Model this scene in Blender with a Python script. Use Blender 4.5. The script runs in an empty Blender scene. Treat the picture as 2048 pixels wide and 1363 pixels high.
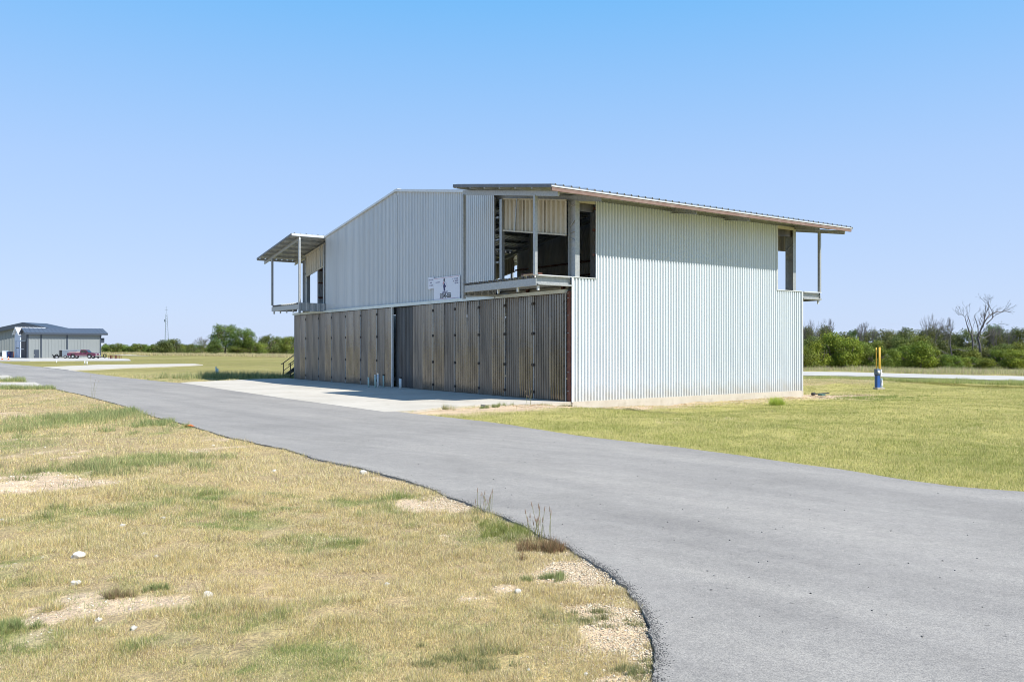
import bpy, math, random
import numpy as np
from mathutils import Vector, Matrix

R = math.radians
rng = np.random.default_rng(7)
random.seed(7)
sc = bpy.context.scene
col = sc.collection

# ------------------------------------------------------------------ camera
EYE = 1.75
FPX = 1676.46            # focal length in photo pixels (2048 wide)
HZ = 693.5               # horizon row in the photo
cam_d = bpy.data.cameras.new('camera'); cam = bpy.data.objects.new('camera', cam_d); col.objects.link(cam)
cam_d.sensor_width = 36; cam_d.lens = FPX / 2048 * 36
cam_d.shift_y = (HZ - 681.5) / 2048
cam_d.clip_start = 0.1; cam_d.clip_end = 6000
cam.location = (0, 0, EYE); cam.rotation_euler = (R(90), 0, 0)
sc.camera = cam

# ------------------------------------------------------------------ light
V = Vector((0.81364, 0.58137, 0)); U = Vector((-0.58137, 0.81364, 0))   # building axes: V into depth, U along the front
C0 = Vector((1.8846, 26.5502, 0))
SUN = (V * 0.345 - U * 0.76 + Vector((0, 0, 1))).normalized()
sun_d = bpy.data.lights.new('sun', 'SUN'); sun = bpy.data.objects.new('sun', sun_d); col.objects.link(sun)
sun_d.energy = 4.8; sun_d.angle = R(0.53); sun_d.color = (1.0, 0.95, 0.87)
sun.rotation_euler = SUN.to_track_quat('Z', 'Y').to_euler(); sun.location = (0, 0, 60)
w = bpy.data.worlds.new('World'); sc.world = w; w.use_nodes = True
nt = w.node_tree; nt.nodes.clear()
sky = nt.nodes.new('ShaderNodeTexSky'); sky.sky_type = 'NISHITA'; sky.sun_disc = False
sky.sun_elevation = math.asin(SUN.z); sky.sun_rotation = math.atan2(SUN.x, SUN.y)
sky.altitude = 0; sky.air_density = 1.0; sky.dust_density = 0.6; sky.ozone_density = 2.0
hsv = nt.nodes.new('ShaderNodeHueSaturation'); hsv.inputs['Saturation'].default_value = 1.0
bg = nt.nodes.new('ShaderNodeBackground'); bg.inputs[1].default_value = 0.12
ow = nt.nodes.new('ShaderNodeOutputWorld')
# clear-day colour of the air by elevation, blended over the physical sky
tcw = nt.nodes.new('ShaderNodeTexCoord'); sep = nt.nodes.new('ShaderNodeSeparateXYZ'); rw = nt.nodes.new('ShaderNodeValToRGB')
nt.links.new(tcw.outputs['Generated'], sep.inputs[0]); nt.links.new(sep.outputs['Z'], rw.inputs[0])
el = rw.color_ramp.elements; stops = [(0.0, (.600, .725, .985)), (.2, (.43, .635, 1.0)), (.383, (.19, .53, .99)), (.62, (.16, .37, .76)), (1.0, (.15, .31, .62))]
while len(el) < len(stops): el.new(.5)
for q_, (p_, c_) in zip(el, stops): q_.position = p_; q_.color = (*c_, 1)
vs_ = nt.nodes.new('ShaderNodeVectorMath'); vs_.operation = 'SCALE'; vs_.inputs['Scale'].default_value = 1 / (0.12 * 1.464)
nt.links.new(rw.outputs[0], vs_.inputs[0])
mxw = nt.nodes.new('ShaderNodeMix'); mxw.data_type = 'RGBA'; mxw.inputs[0].default_value = .9
nt.links.new(sky.outputs[0], hsv.inputs['Color']); nt.links.new(hsv.outputs[0], mxw.inputs[6]); nt.links.new(vs_.outputs[0], mxw.inputs[7])
nt.links.new(mxw.outputs[2], bg.inputs[0]); nt.links.new(bg.outputs[0], ow.inputs[0])
sc.view_settings.view_transform = 'Standard'; sc.view_settings.look = 'None'
sc.cycles.filter_width = 1.0
sc.view_settings.exposure = 0.55; sc.view_settings.gamma = 1.0; sc.view_settings.use_curve_mapping = False

# ------------------------------------------------------------------ helpers
def g(px, py, z=0.0):
    """point on level ground seen at a photo pixel"""
    d = (EYE - z) * FPX / (py - HZ)
    return Vector(((px - 1024) / FPX * d, d, z))
def at(px, d, py=None, z=0.0):
    """point at distance d under photo column px"""
    return Vector(((px - 1024) / FPX * d, d, z if py is None else EYE - (py - HZ) / FPX * d))
def hgt(d, py_top, py_base): return (py_base - py_top) / FPX * d

def tag(o, label=None, cat=None, group=None, kind=None):
    if label: o['label'] = label
    if cat: o['category'] = cat
    if group: o['group'] = group
    if kind: o['kind'] = kind
    return o
def empty(name, loc, rz=0.0):
    o = bpy.data.objects.new(name, None); col.objects.link(o)
    o.location = loc; o.rotation_euler = (0, 0, rz); o.empty_display_size = 0.2
    return o
class MB:
    def __init__(s): s.v = []; s.f = []
    def add(s, vs, fs):
        n = len(s.v); s.v += [tuple(p) for p in vs]; s.f += [tuple(i + n for i in f) for f in fs]; return s
    def box(s, x0, x1, y0, y1, z0, z1):
        vs = [(x, y, z) for z in (z0, z1) for (x, y) in ((x0, y0), (x1, y0), (x1, y1), (x0, y1))]
        return s.add(vs, [(3, 2, 1, 0), (4, 5, 6, 7), (0, 1, 5, 4), (1, 2, 6, 5), (2, 3, 7, 6), (3, 0, 4, 7)])
    def bar(s, a, b, w, h, up=(0, 0, 1)):
        a = Vector(a); b = Vector(b); d = (b - a).normalized(); up = Vector(up)
        if abs(d.dot(up)) > .99: up = Vector((1, 0, 0))
        x = d.cross(up).normalized(); y = x.cross(d)
        vs = [p + x * sx * w / 2 + y * sy * h / 2 for p in (a, b) for sx, sy in ((-1, -1), (1, -1), (1, 1), (-1, 1))]
        return s.add(vs, [(0, 1, 2, 3), (7, 6, 5, 4), (0, 4, 5, 1), (1, 5, 6, 2), (2, 6, 7, 3), (3, 7, 4, 0)])
    def cyl(s, a, b, r, r2=None, n=10, cap=True):
        a = Vector(a); b = Vector(b); d = (b - a).normalized(); r2 = r if r2 is None else r2
        up = Vector((0, 0, 1)) if abs(d.z) < .9 else Vector((1, 0, 0))
        x = d.cross(up).normalized(); y = x.cross(d)
        vs = [p + (x * math.cos(t) + y * math.sin(t)) * q for p, q in ((a, r), (b, r2)) for t in [2 * math.pi * i / n for i in range(n)]]
        fs = [(i, (i + 1) % n, n + (i + 1) % n, n + i) for i in range(n)]
        if cap: fs += [tuple(range(n))[::-1], tuple(range(n, 2 * n))]
        return s.add(vs, fs)
    def ibeam(s, a, b, depth, flange, t=.012, up=(0, 0, 1)):
        """I section; depth runs along 'up' (made square to the axis)"""
        a = Vector(a); b = Vector(b); d = (b - a).normalized(); x = d.cross(Vector(up)).normalized(); y = x.cross(d)
        s.bar(a, b, t, depth - 2 * t - .004, y)
        for q in (-1, 1):
            o = y * q * (depth / 2 - t / 2); s.bar(a + o, b + o, flange, t, y)
        return s
    def mesh(s, name, mat=None, smooth=False):
        me = bpy.data.meshes.new(name); me.from_pydata(s.v, [], s.f); me.update()
        if mat: me.materials.append(mat)
        if smooth: me.polygons.foreach_set('use_smooth', [True] * len(me.polygons))
        return me
    def build(s, name, mat, parent=None, smooth=False):
        return link(name, s.mesh(name, mat, smooth), parent)
def link(name, me, parent=None, loc=None):
    o = bpy.data.objects.new(name, me); col.objects.link(o)
    if parent: o.parent = parent
    if loc is not None: o.location = loc
    return o

def corr(width, pitch, depth, z0, z1, crest=.45, slope=.15, phase=0.0, nz=1):
    """ribbed sheet standing in the YZ plane, ribs vertical, crest towards -X. z0/z1: numbers or functions of y"""
    f0 = z0 if callable(z0) else (lambda y: z0); f1 = z1 if callable(z1) else (lambda y: z1)
    pts = []; y = 0.0; k = 0; va = 1 - crest - 2 * slope
    seq = [(0, 0), (crest, 0), (crest + slope, 1), (crest + slope + va, 1)]
    n = int(math.ceil(width / pitch))
    for i in range(n):
        for a, dd in seq:
            y = (i + a) * pitch
            if y < width - 1e-4: pts.append((y, dd * depth))
    pts.append((width, 0))
    m = MB(); rows = nz + 1
    for j in range(rows):
        for (y, x) in pts: m.v.append((x, y, f0(y) + (f1(y) - f0(y)) * j / nz))
    N = len(pts)
    for j in range(nz):
        for i in range(N - 1): m.f.append((j * N + i, (j + 1) * N + i, (j + 1) * N + i + 1, j * N + i + 1))
    return m

# ------------------------------------------------------------------ numpy value noise
_perm = rng.random((256, 256)).astype(np.float32)
def vnoise(x, y):
    xi = np.floor(x).astype(np.int64); yi = np.floor(y).astype(np.int64)
    fx = (x - xi); fy = (y - yi); fx = fx * fx * (3 - 2 * fx); fy = fy * fy * (3 - 2 * fy)
    a = _perm[xi & 255, yi & 255]; b = _perm[(xi + 1) & 255, yi & 255]; c = _perm[xi & 255, (yi + 1) & 255]; d = _perm[(xi + 1) & 255, (yi + 1) & 255]
    return (a * (1 - fx) + b * fx) * (1 - fy) + (c * (1 - fx) + d * fx) * fy
def fbm(x, y, o=4):
    s = 0; a = .5; t = 0
    for i in range(o):
        s = s + a * vnoise(x * 2 ** i + 17.3 * i, y * 2 ** i + 9.1 * i); t += a; a *= .5
    return s / t
def sm(x, a, b):
    t = np.clip((x - a) / (b - a), 0, 1); return t * t * (3 - 2 * t)

# ------------------------------------------------------------------ materials
def mat(name, color=(.5, .5, .5), rough=.6, metal=0.0, spec=.5, nz=None, bump=None, rnd=0.0, objcol=False, attr=None, dust=False):
    """nz=(scale xyz, detail, dark colour, lo, hi) second colour mixed by noise; bump=(scale, strength, distance)"""
    m = bpy.data.materials.new(name); m.use_nodes = True; t = m.node_tree; b = t.nodes['Principled BSDF']
    b.inputs['Roughness'].default_value = rough; b.inputs['Metallic'].default_value = metal
    b.inputs['Specular IOR Level'].default_value = spec
    L = t.links.new; N = t.nodes.new
    tc = N('ShaderNodeTexCoord'); cur = None
    rgb = N('ShaderNodeRGB'); rgb.outputs[0].default_value = (*color, 1); cur = rgb.outputs[0]
    if attr:
        a = N('ShaderNodeAttribute'); a.attribute_name = attr; cur = a.outputs['Color']
    for q in (nz or []):
        mp = N('ShaderNodeMapping'); mp.inputs['Scale'].default_value = q[0]; L(tc.outputs['Object'], mp.inputs[0])
        no = N('ShaderNodeTexNoise'); no.inputs['Scale'].default_value = 1; no.inputs['Detail'].default_value = q[1]; no.inputs['Roughness'].default_value = .6
        L(mp.outputs[0], no.inputs['Vector'])
        mr = N('ShaderNodeMapRange'); mr.inputs['From Min'].default_value = q[3]; mr.inputs['From Max'].default_value = q[4]
        L(no.outputs['Fac'], mr.inputs[0])
        mx = N('ShaderNodeMix'); mx.data_type = 'RGBA'; L(mr.outputs[0], mx.inputs[0]); L(cur, mx.inputs[6]); mx.inputs[7].default_value = (*q[2], 1)
        cur = mx.outputs[2]
    if rnd:
        oi = N('ShaderNodeObjectInfo'); mr = N('ShaderNodeMapRange'); mr.inputs['To Min'].default_value = 1 - rnd; mr.inputs['To Max'].default_value = 1 + rnd
        L(oi.outputs['Random'], mr.inputs[0]); hs = N('ShaderNodeHueSaturation'); L(mr.outputs[0], hs.inputs['Value']); L(cur, hs.inputs['Color']); cur = hs.outputs[0]
    if objcol:
        oi = N('ShaderNodeObjectInfo'); mx = N('ShaderNodeMix'); mx.data_type = 'RGBA'; mx.blend_type = 'MULTIPLY'; mx.inputs[0].default_value = 1
        L(cur, mx.inputs[6]); L(oi.outputs['Color'], mx.inputs[7]); cur = mx.outputs[2]
    if dust:      # soil splashed on the lowest half metre, ragged upper edge
        sp = N('ShaderNodeSeparateXYZ'); L(tc.outputs['Object'], sp.inputs[0]); dn = N('ShaderNodeTexNoise'); dn.inputs['Scale'].default_value = 3.5; dn.inputs['Detail'].default_value = 5; L(tc.outputs['Object'], dn.inputs[0])
        ad = N('ShaderNodeMath'); ad.operation = 'MULTIPLY_ADD'; ad.inputs[1].default_value = -.9; L(dn.outputs['Fac'], ad.inputs[0]); L(sp.outputs['Z'], ad.inputs[2])
        mr = N('ShaderNodeMapRange'); mr.inputs['From Min'].default_value = .12; mr.inputs['From Max'].default_value = -.45; mr.inputs['To Max'].default_value = .4; L(ad.outputs[0], mr.inputs[0])
        mx = N('ShaderNodeMix'); mx.data_type = 'RGBA'; L(mr.outputs[0], mx.inputs[0]); L(cur, mx.inputs[6]); mx.inputs[7].default_value = (.46, .40, .30, 1); cur = mx.outputs[2]
    L(cur, b.inputs['Base Color'])
    if bump:
        no = N('ShaderNodeTexNoise'); no.inputs['Scale'].default_value = bump[0]; no.inputs['Detail'].default_value = 5; L(tc.outputs['Object'], no.inputs['Vector'])
        bp = N('ShaderNodeBump'); bp.inputs['Strength'].default_value = bump[1]; bp.inputs['Distance'].default_value = bump[2]
        L(no.outputs['Fac'], bp.inputs['Height']); L(bp.outputs[0], b.inputs['Normal'])
    return m
M = {}
M['siding'] = mat('galvalume_siding', (.61, .66, .695), .42, .12, nz=[((2, 2, .5), 3, (.55, .60, .64), .5, .85)], rnd=.035, dust=True)
M['siding_front'] = mat('weathered_siding', (.60, .62, .62), .45, .3, nz=[((3, 3, .4), 4, (.50, .53, .55), .45, .8), ((1, 7, .35), 4, (.42, .38, .28), .66, .95)], rnd=.04, bump=(3, .15, .01))
M['roof'] = mat('roof_sheet', (.58, .60, .61), .42, .4, nz=[((2, 2, 2), 4, (.48, .49, .48), .4, .8)], rnd=.03)
M['galv'] = mat('galvanised_steel', (.43, .445, .44), .45, .45, nz=[((14, 14, 14), 3, (.32, .34, .35), .4, .7), ((1.5, 1.5, 4), 4, (.50, .46, .36), .55, .9)])
M['darktrim'] = mat('shaded_roof_edge', (.17, .18, .20), .45, .4, nz=[((4, 4, 4), 3, (.12, .12, .13), .4, .8)])  # shade on the roof's front edge is put into this dark tone
M['canopytrim'] = mat('dull_steel_edge', (.36, .35, .34), .45, .4, nz=[((4, 4, 4), 3, (.26, .24, .22), .4, .8)])
M['trim'] = mat('pale_trim', (.68, .70, .70), .4, .2, nz=[((4, 4, 4), 3, (.58, .60, .60), .4, .8)])
M['track'] = mat('galvanised_track', (.66, .71, .68), .4, .25, nz=[((3, 3, 3), 4, (.52, .56, .50), .45, .8)])
M['brownprimer'] = mat('weathered_brown_primer', (.20, .125, .10), .6, .0, nz=[((3, 3, 3), 4, (.27, .20, .17), .45, .8)])
M['red'] = mat('red_oxide_primer', (.13, .045, .03), .6, .0, nz=[((6, 6, 3), 4, (.22, .11, .07), .45, .8)])
M['door'] = mat('dark_galvanised_sheet', (.30, .275, .235), .19, 1.0, nz=[((2.5, 2.5, .4), 4, (.16, .15, .14), .35, .7), ((5, 5, 3), 5, (.10, .095, .09), .58, .85)], rnd=.09, bump=(2, .25, .015))
M['door2'] = mat('dull_galvanised_sheet', (.26, .24, .215), .30, .9, nz=[((2.5, 2.5, .4), 4, (.13, .125, .12), .35, .7), ((5, 5, 3), 5, (.26, .25, .24), .6, .9)], rnd=.09, bump=(2, .25, .015))
M['doorshade'] = mat('shaded_door_sheet', (.075, .085, .095), .35, .6, nz=[((4, 4, .6), 4, (.05, .05, .052), .4, .7)])  # recess shade put into a darker, bluish copy of the door sheet
M['header'] = mat('bounce_lit_grimy_liner', (.56, .52, .42), .6, .1, nz=[((5, 5, 1.2), 5, (.36, .31, .22), .5, .85), ((30, 30, 8), 3, (.42, .38, .30), .55, .8)])  # beige base also holds warm bounce light, besides the grime
M['board'] = mat('sign_board', (.74, .76, .82), .45)
M['ink'] = mat('dark_ink', (.03, .03, .035), .6)
M['navy'] = mat('navy_print', (.035, .035, .12), .6)
M['pinkprint'] = mat('pink_print', (.55, .25, .28), .6)
M['greyprint'] = mat('grey_print', (.25, .25, .36), .6)
M['black'] = mat('black_paint', (.02, .02, .02), .5)
M['ironblack'] = mat('weathered_black_steel', (.035, .03, .028), .55, nz=[((8, 8, 8), 3, (.09, .045, .025), .55, .8)])
M['pvc'] = mat('white_pvc', (.72, .74, .74), .35, nz=[((5, 5, 9), 3, (.58, .60, .58), .5, .8)])
M['pvcgreen'] = mat('pale_green_pvc', (.46, .60, .55), .4, nz=[((5, 5, 9), 3, (.60, .64, .58), .5, .8)])
M['wood'] = mat('raw_lumber', (.52, .36, .2), .7, nz=[((10, 3, 3), 4, (.36, .22, .12), .5, .8)])
M['orange'] = mat('orange_plastic', (.75, .18, .03), .5)
M['yellow'] = mat('yellow_paint', (.75, .43, .03), .45, nz=[((5, 5, 2), 3, (.6, .36, .06), .5, .9)])
M['blue'] = mat('blue_paint', (.02, .09, .33), .45, nz=[((5, 5, 3), 3, (.05, .13, .33), .5, .9)])
M['meterwhite'] = mat('white_enamel', (.7, .72, .74), .4)
M['glass'] = mat('tinted_glass', (.03, .035, .04), .05, spec=.8)
M['truck'] = mat('maroon_car_paint', (.11, .025, .055), .25, nz=[((2, 2, 2), 3, (.15, .05, .08), .5, .8)])
M['trucktan'] = mat('faded_pink_bedliner', (.42, .30, .30), .7)
M['rubber'] = mat('tyre_rubber', (.025, .025, .026), .8)
M['chrome'] = mat('bright_metal', (.7, .7, .7), .25, .9)
M['white'] = mat('white_paint', (.75, .76, .76), .45)
M['fargrey'] = mat('grey_ribbed_wall', (.25, .275, .28), .55, .1, rnd=.03)
M['fardark'] = mat('charcoal_trim', (.045, .06, .085), .5)
M['farroof'] = mat('blue_grey_roof', (.085, .105, .14), .5, .2)
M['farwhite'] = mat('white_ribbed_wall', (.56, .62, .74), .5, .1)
M['doorway'] = mat('dark_doorway', (.03, .028, .035), .7)
M['traileralu'] = mat('grey_trailer_skin', (.27, .32, .37), .45, .3, nz=[((2, 2, 2), 3, (.22, .25, .29), .4, .8)])
M['dumpblue'] = mat('dark_blue_paint', (.015, .03, .13), .5)
M['bluegreen'] = mat('pale_cyan_panel', (.35, .5, .62), .5)
M['rustrack'] = mat('rusty_rack', (.16, .06, .04), .7)
M['mast'] = mat('mast_steel', (.30, .36, .42), .5, .3)
M['rock'] = mat('white_limestone', (.66, .63, .56), .85, nz=[((9, 9, 9), 4, (.48, .42, .33), .5, .8)], bump=(20, .6, .02))
M['gravel'] = mat('tan_gravel', attr='tint', rough=.9, spec=.2)
M['asphaltbits'] = mat('black_asphalt_crumbs', (.07, .07, .073), .8)
M['bark'] = mat('grey_bark', (.16, .13, .10), .9, nz=[((6, 6, 2), 4, (.09, .07, .055), .45, .75)])
M['deadwood'] = mat('bleached_dead_wood', (.17, .155, .155), .85, nz=[((4, 4, 1.5), 4, (.075, .065, .065), .40, .65)])
M['twig'] = mat('grey_twigs', (.20, .17, .15), .9)
def leafmat(name):
    m = mat(name, attr='tint', rough=.6, spec=.25, objcol=True); t = m.node_tree; b = t.nodes['Principled BSDF']
    tr = t.nodes.new('ShaderNodeBsdfTranslucent'); mx = t.nodes.new('ShaderNodeMixShader'); mx.inputs[0].default_value = .32
    src = b.inputs['Base Color'].links[0].from_socket; t.links.new(src, tr.inputs[0])
    t.links.new(b.outputs[0], mx.inputs[1]); t.links.new(tr.outputs[0], mx.inputs[2])
    t.links.new(mx.outputs[0], t.nodes['Material Output'].inputs[0]); return m
M['leaf'] = leafmat('leaves')
M['blade'] = leafmat('grass_blades'); 

def concrete(name, c1, c2, c3, sc_=1.0):
    m = mat(name, c1, .85, spec=.25, rnd=.04, nz=[((.5 * sc_, .5 * sc_, .5 * sc_), 5, c2, .4, .75), ((2.5, 2.5, 2.5), 5, c3, .55, .85), ((40, 40, 40), 2, c2, .55, .8)], bump=(60, .3, .004)); return m
M['concrete'] = concrete('pale_concrete', (.51, .48, .42), (.42, .39, .33), (.34, .31, .26))
M['footing'] = concrete('weathered_footing', (.50, .47, .40), (.42, .38, .31), (.33, .29, .22), 2)
M['gravelroad'] = concrete('pale_gravel_road', (.46, .45, .42), (.38, .37, .34), (.42, .39, .34))

# asphalt
def asphalt():
    m = bpy.data.materials.new('worn_asphalt'); m.use_nodes = True; t = m.node_tree; b = t.nodes['Principled BSDF']; L = t.links.new; N = t.nodes.new
    b.inputs['Roughness'].default_value = .85; b.inputs['Specular IOR Level'].default_value = .25
    tc = N('ShaderNodeTexCoord')
    def noise(scale, det, mapping=None, rough=.6):
        n = N('ShaderNodeTexNoise'); n.inputs['Scale'].default_value = scale; n.inputs['Detail'].default_value = det; n.inputs['Roughness'].default_value = rough
        if mapping:
            m0 = N('ShaderNodeMapping'); m0.inputs['Rotation'].default_value = (0, 0, mapping[1]); L(tc.outputs['Object'], m0.inputs[0]); mp = N('ShaderNodeMapping'); mp.inputs['Scale'].default_value = mapping[0]; L(m0.outputs[0], mp.inputs[0]); L(mp.outputs[0], n.inputs[0])
        else: L(tc.outputs['Object'], n.inputs[0])
        return n.outputs['Fac']
    def ramp(src, stops):
        r = N('ShaderNodeValToRGB'); L(src, r.inputs[0]); e = r.color_ramp.elements
        while len(e) < len(stops): e.new(.5)
        for q, (p, c) in zip(e, stops): q.position = p; q.color = (*c, 1)
        return r.outputs[0]
    def mul(a, c, f=1.0):
        x = N('ShaderNodeMix'); x.data_type = 'RGBA'; x.blend_type = 'MULTIPLY'; x.inputs[0].default_value = f; L(a, x.inputs[6]); L(c, x.inputs[7]); return x.outputs[2]
    base = ramp(noise(.12, 4), [(.3, (.266, .255, .236)), (.7, (.304, .290, .267))])
    streak = ramp(noise(1, 4, ((.07, .9, 1), R(52)), .6), [(.35, (.90, .90, .905)), (.5, (1, 1, 1)), (.68, (1.09, 1.085, 1.075))])
    streak2 = ramp(noise(1, 5, ((.10, 2.6, 1), R(36)), .6), [(.35, (.94, .94, .945)), (.65, (1.05, 1.05, 1.045))])
    patchy = ramp(noise(.45, 5), [(.34, (.90, .90, .90)), (.5, (1, 1, 1)), (.7, (1.05, 1.05, 1.05))])
    specks = ramp(noise(14, 2), [(.24, (.55, .55, .55)), (.29, (1, 1, 1)), (.76, (1, 1, 1)), (.80, (1.35, 1.3, 1.2))])
    mott = ramp(noise(5, 5), [(.3, (.93, .93, .93)), (.7, (1.05, 1.05, 1.05))])
    grain = ramp(noise(95, 2, rough=.75), [(.30, (.62, .62, .63)), (.5, (.99, .99, .99)), (.72, (1.30, 1.29, 1.27))])
    grain2 = ramp(noise(38, 2), [(.32, (.86, .86, .87)), (.5, (1, 1, 1)), (.7, (1.12, 1.11, 1.1))])
    c = mul(mul(mul(mul(mul(mul(mul(base, streak), streak2), patchy), specks), mott), grain2), grain)
    L(c, b.inputs['Base Color'])
    bp = N('ShaderNodeBump'); bp.inputs['Strength'].default_value = .55; bp.inputs['Distance'].default_value = .006; L(noise(110, 2), bp.inputs['Height']); L(bp.outputs[0], b.inputs['Normal'])
    return m
M['asphalt'] = asphalt()

def groundmat():
    m = bpy.data.materials.new('dry_grassland'); m.use_nodes = True; t = m.node_tree; b = t.nodes['Principled BSDF']; L = t.links.new; N = t.nodes.new
    b.inputs['Roughness'].default_value = .95; b.inputs['Specular IOR Level'].default_value = .1
    tc = N('ShaderNodeTexCoord'); a = N('ShaderNodeAttribute'); a.attribute_name = 'tint'; cur = a.outputs['Color']
    for s, lo, hi, amp in ((1.1, .3, .7, .16), (9, .3, .7, .22), (60, .3, .7, .40)):
        n = N('ShaderNodeTexNoise'); n.inputs['Scale'].default_value = s; n.inputs['Detail'].default_value = 5; n.inputs['Roughness'].default_value = .65; L(tc.outputs['Object'], n.inputs[0])
        r = N('ShaderNodeValToRGB'); L(n.outputs['Fac'], r.inputs[0]); r.color_ramp.elements[0].position = lo; r.color_ramp.elements[1].position = hi
        r.color_ramp.elements[0].color = (1 - amp, 1 - amp, 1 - amp * .8, 1); r.color_ramp.elements[1].color = (1 + amp, 1 + amp * .95, 1 + amp * .8, 1)
        x = N('ShaderNodeMix'); x.data_type = 'RGBA'; x.blend_type = 'MULTIPLY'; x.inputs[0].default_value = 1; L(cur, x.inputs[6]); L(r.outputs[0], x.inputs[7]); cur = x.outputs[2]
    x = N('ShaderNodeMix'); x.data_type = 'RGBA'; x.blend_type = 'MULTIPLY'; x.inputs[0].default_value = 1; L(cur, x.inputs[6]); x.inputs[7].default_value = (.80, .77, .74, 1); cur = x.outputs[2]  # ground darkened evenly for the shade among the grass blades
    L(cur, b.inputs['Base Color'])
    n = N('ShaderNodeTexNoise'); n.inputs['Scale'].default_value = 28; n.inputs['Detail'].default_value = 6; L(tc.outputs['Object'], n.inputs[0])
    bp = N('ShaderNodeBump'); bp.inputs['Strength'].default_value = .8; bp.inputs['Distance'].default_value = .04; L(n.outputs['Fac'], bp.inputs['Height']); L(bp.outputs[0], b.inputs['Normal'])
    return m
M['ground'] = groundmat()

# ------------------------------------------------------------------ outlines on the ground
near_edge_px = [(88, 773), (123, 780.5), (174, 792), (244, 811), (300, 831), (374, 850), (435, 868), (505, 885), (579, 900.5), (631, 918), (696, 931), (772, 951), (843, 972), (905, 996), (980, 1026),
                (1045, 1054), (1110, 1086), (1154, 1108), (1202, 1132), (1233, 1156), (1264, 1194), (1284, 1221), (1296, 1259), (1306, 1303), (1312, 1363)]
far_edge_px = [(82, 733.5), (148, 741.5), (217, 751), (287, 759), (359, 766), (380, 767), (600, 797), (800, 824), (983, 845), (1105, 864), (1190, 876), (1348, 894), (1519, 917), (1702, 943), (1836, 964), (2048, 984)]
def xy(v): return (v.x, v.y)
NE = [xy(g(*p)) for p in near_edge_px]; FE = [xy(g(*p)) for p in far_edge_px]
def loc2w(X, Y): p = C0 + V * X + U * Y; return (p.x, p.y)
def smooth_poly(P, step=.25):
    P = np.array(P); out = []
    for i in range(len(P) - 1):
        p0 = P[max(i - 1, 0)]; p1 = P[i]; p2 = P[i + 1]; p3 = P[min(i + 2, len(P) - 1)]
        n = int(min(40, max(1, np.linalg.norm(p2 - p1) / step)))
        for k in range(n):
            t = k / n; out.append(.5 * ((2 * p1) + (-p0 + p2) * t + (2 * p0 - 5 * p1 + 4 * p2 - p3) * t * t + (-p0 + 3 * p1 - 3 * p2 + p3) * t ** 3))
    out.append(P[-1]); return np.array(out)
NEf = [loc2w(-13.6, 170), loc2w(-13.2, 90), loc2w(-12.9, 52), loc2w(-12.5, 40.7), loc2w(-12.4, 33)] + NE + [(0.70, 3.3), (.45, 2), (-.2, 0), (-1.6, -3), (-4.5, -6), (-9, -9)]
FEf = [loc2w(-9.6, 170), loc2w(-9.1, 88)] + FE + [(9.5, 8.6), (14, 6.6), (22, 2.5), (34, -4)]
def jitter(P, amp, f):
    n = np.arange(len(P)); d = np.gradient(P, axis=0); nrm = np.stack([-d[:, 1], d[:, 0]], 1); nrm /= (np.linalg.norm(nrm, axis=1)[:, None] + 1e-9)
    s = np.cumsum(np.linalg.norm(d, axis=1)); k = (fbm(s * f, s * 0 + 3.3, 3) - .5) * 2 * amp
    return P + nrm * k[:, None]
NEs = jitter(jitter(smooth_poly(NEf, .05), .05, 2.2), .028, 11); FEs = jitter(smooth_poly(FEf, .15), .05, 1.6)
road_poly = np.vstack([NEs, np.array([(-12, -16), (40, -16)]), FEs[::-1]])
apron_loc = [(-.004, 24.75), (-1.2, 24.45), (-2.5, 24.2), (-4.6, 23.2), (-6.4, 22.2), (-6.6, 15), (-6.75, 7.2), (-6.7, -.2), (-5.7, -.25), (-4.55, .3), (-2.98, .55), (-1.73, .05), (-.3, .0), (-.004, -.02)]
apron_poly = np.array([loc2w(*p) for p in apron_loc])
def inside(px, py, poly):
    r = np.zeros(px.shape, bool); n = len(poly)
    for i in range(n):
        x1, y1 = poly[i]; x2, y2 = poly[(i + 1) % n]
        if y1 == y2: continue
        c = ((y1 > py) != (y2 > py)); r ^= c & (px < (x2 - x1) * (py - y1) / (y2 - y1) + x1)
    return r
def dist(px, py, line):
    d = np.full(px.shape, 1e9, np.float32)
    for i in range(len(line) - 1):
        x1, y1 = line[i]; dx, dy = line[i + 1] - line[i]; L2 = dx * dx + dy * dy + 1e-12
        t = np.clip(((px - x1) * dx + (py - y1) * dy) / L2, 0, 1)
        d = np.minimum(d, (px - x1 - t * dx) ** 2 + (py - y1 - t * dy) ** 2)
    return np.sqrt(d)
road_c = np.vstack([smooth_poly(NEf, .6), np.array([(-12, -16), (40, -16)]), smooth_poly(FEf, .8)[::-1]])
def cl(p): return np.vstack([p, p[:1]])
pads = [[(0, 765), (70, 765), (88, 772.5), (0, 774)], [(0, 750.5), (16, 751), (27, 756), (0, 759)]]
pad_polys = []
a_, b_, c_, d_ = [xy(g(*p)) for p in pads[0]]; pad_polys.append(np.array([(a_[0] - 12, a_[1] + .3), a_, b_, c_, d_, (d_[0] - 12, d_[1])]))
a_, b_, c_, d_ = [xy(g(*p)) for p in pads[1]]; pad_polys.append(np.array([(a_[0] - 12, a_[1] + .3), a_, b_, c_, d_, (d_[0] - 12, d_[1])]))
strip_poly = np.array([xy(g(*p)) for p in [(84, 734.5), (139, 741.0), (267, 735.0), (330, 733), (406, 729.6), (388, 727.8), (300, 728.4), (195, 729.8)]])
strip2_poly = np.array([xy(g(*p)) for p in [(221, 709.2), (262, 711.2), (300, 711.6), (262, 709.8)]])
yard_poly = np.array([xy(g(*p)) for p in [(-60, 721.5), (20, 721.8), (60, 722), (150, 721.3), (262, 721), (258, 718), (205, 714.5), (120, 713.5), (-60, 712)]])
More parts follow.
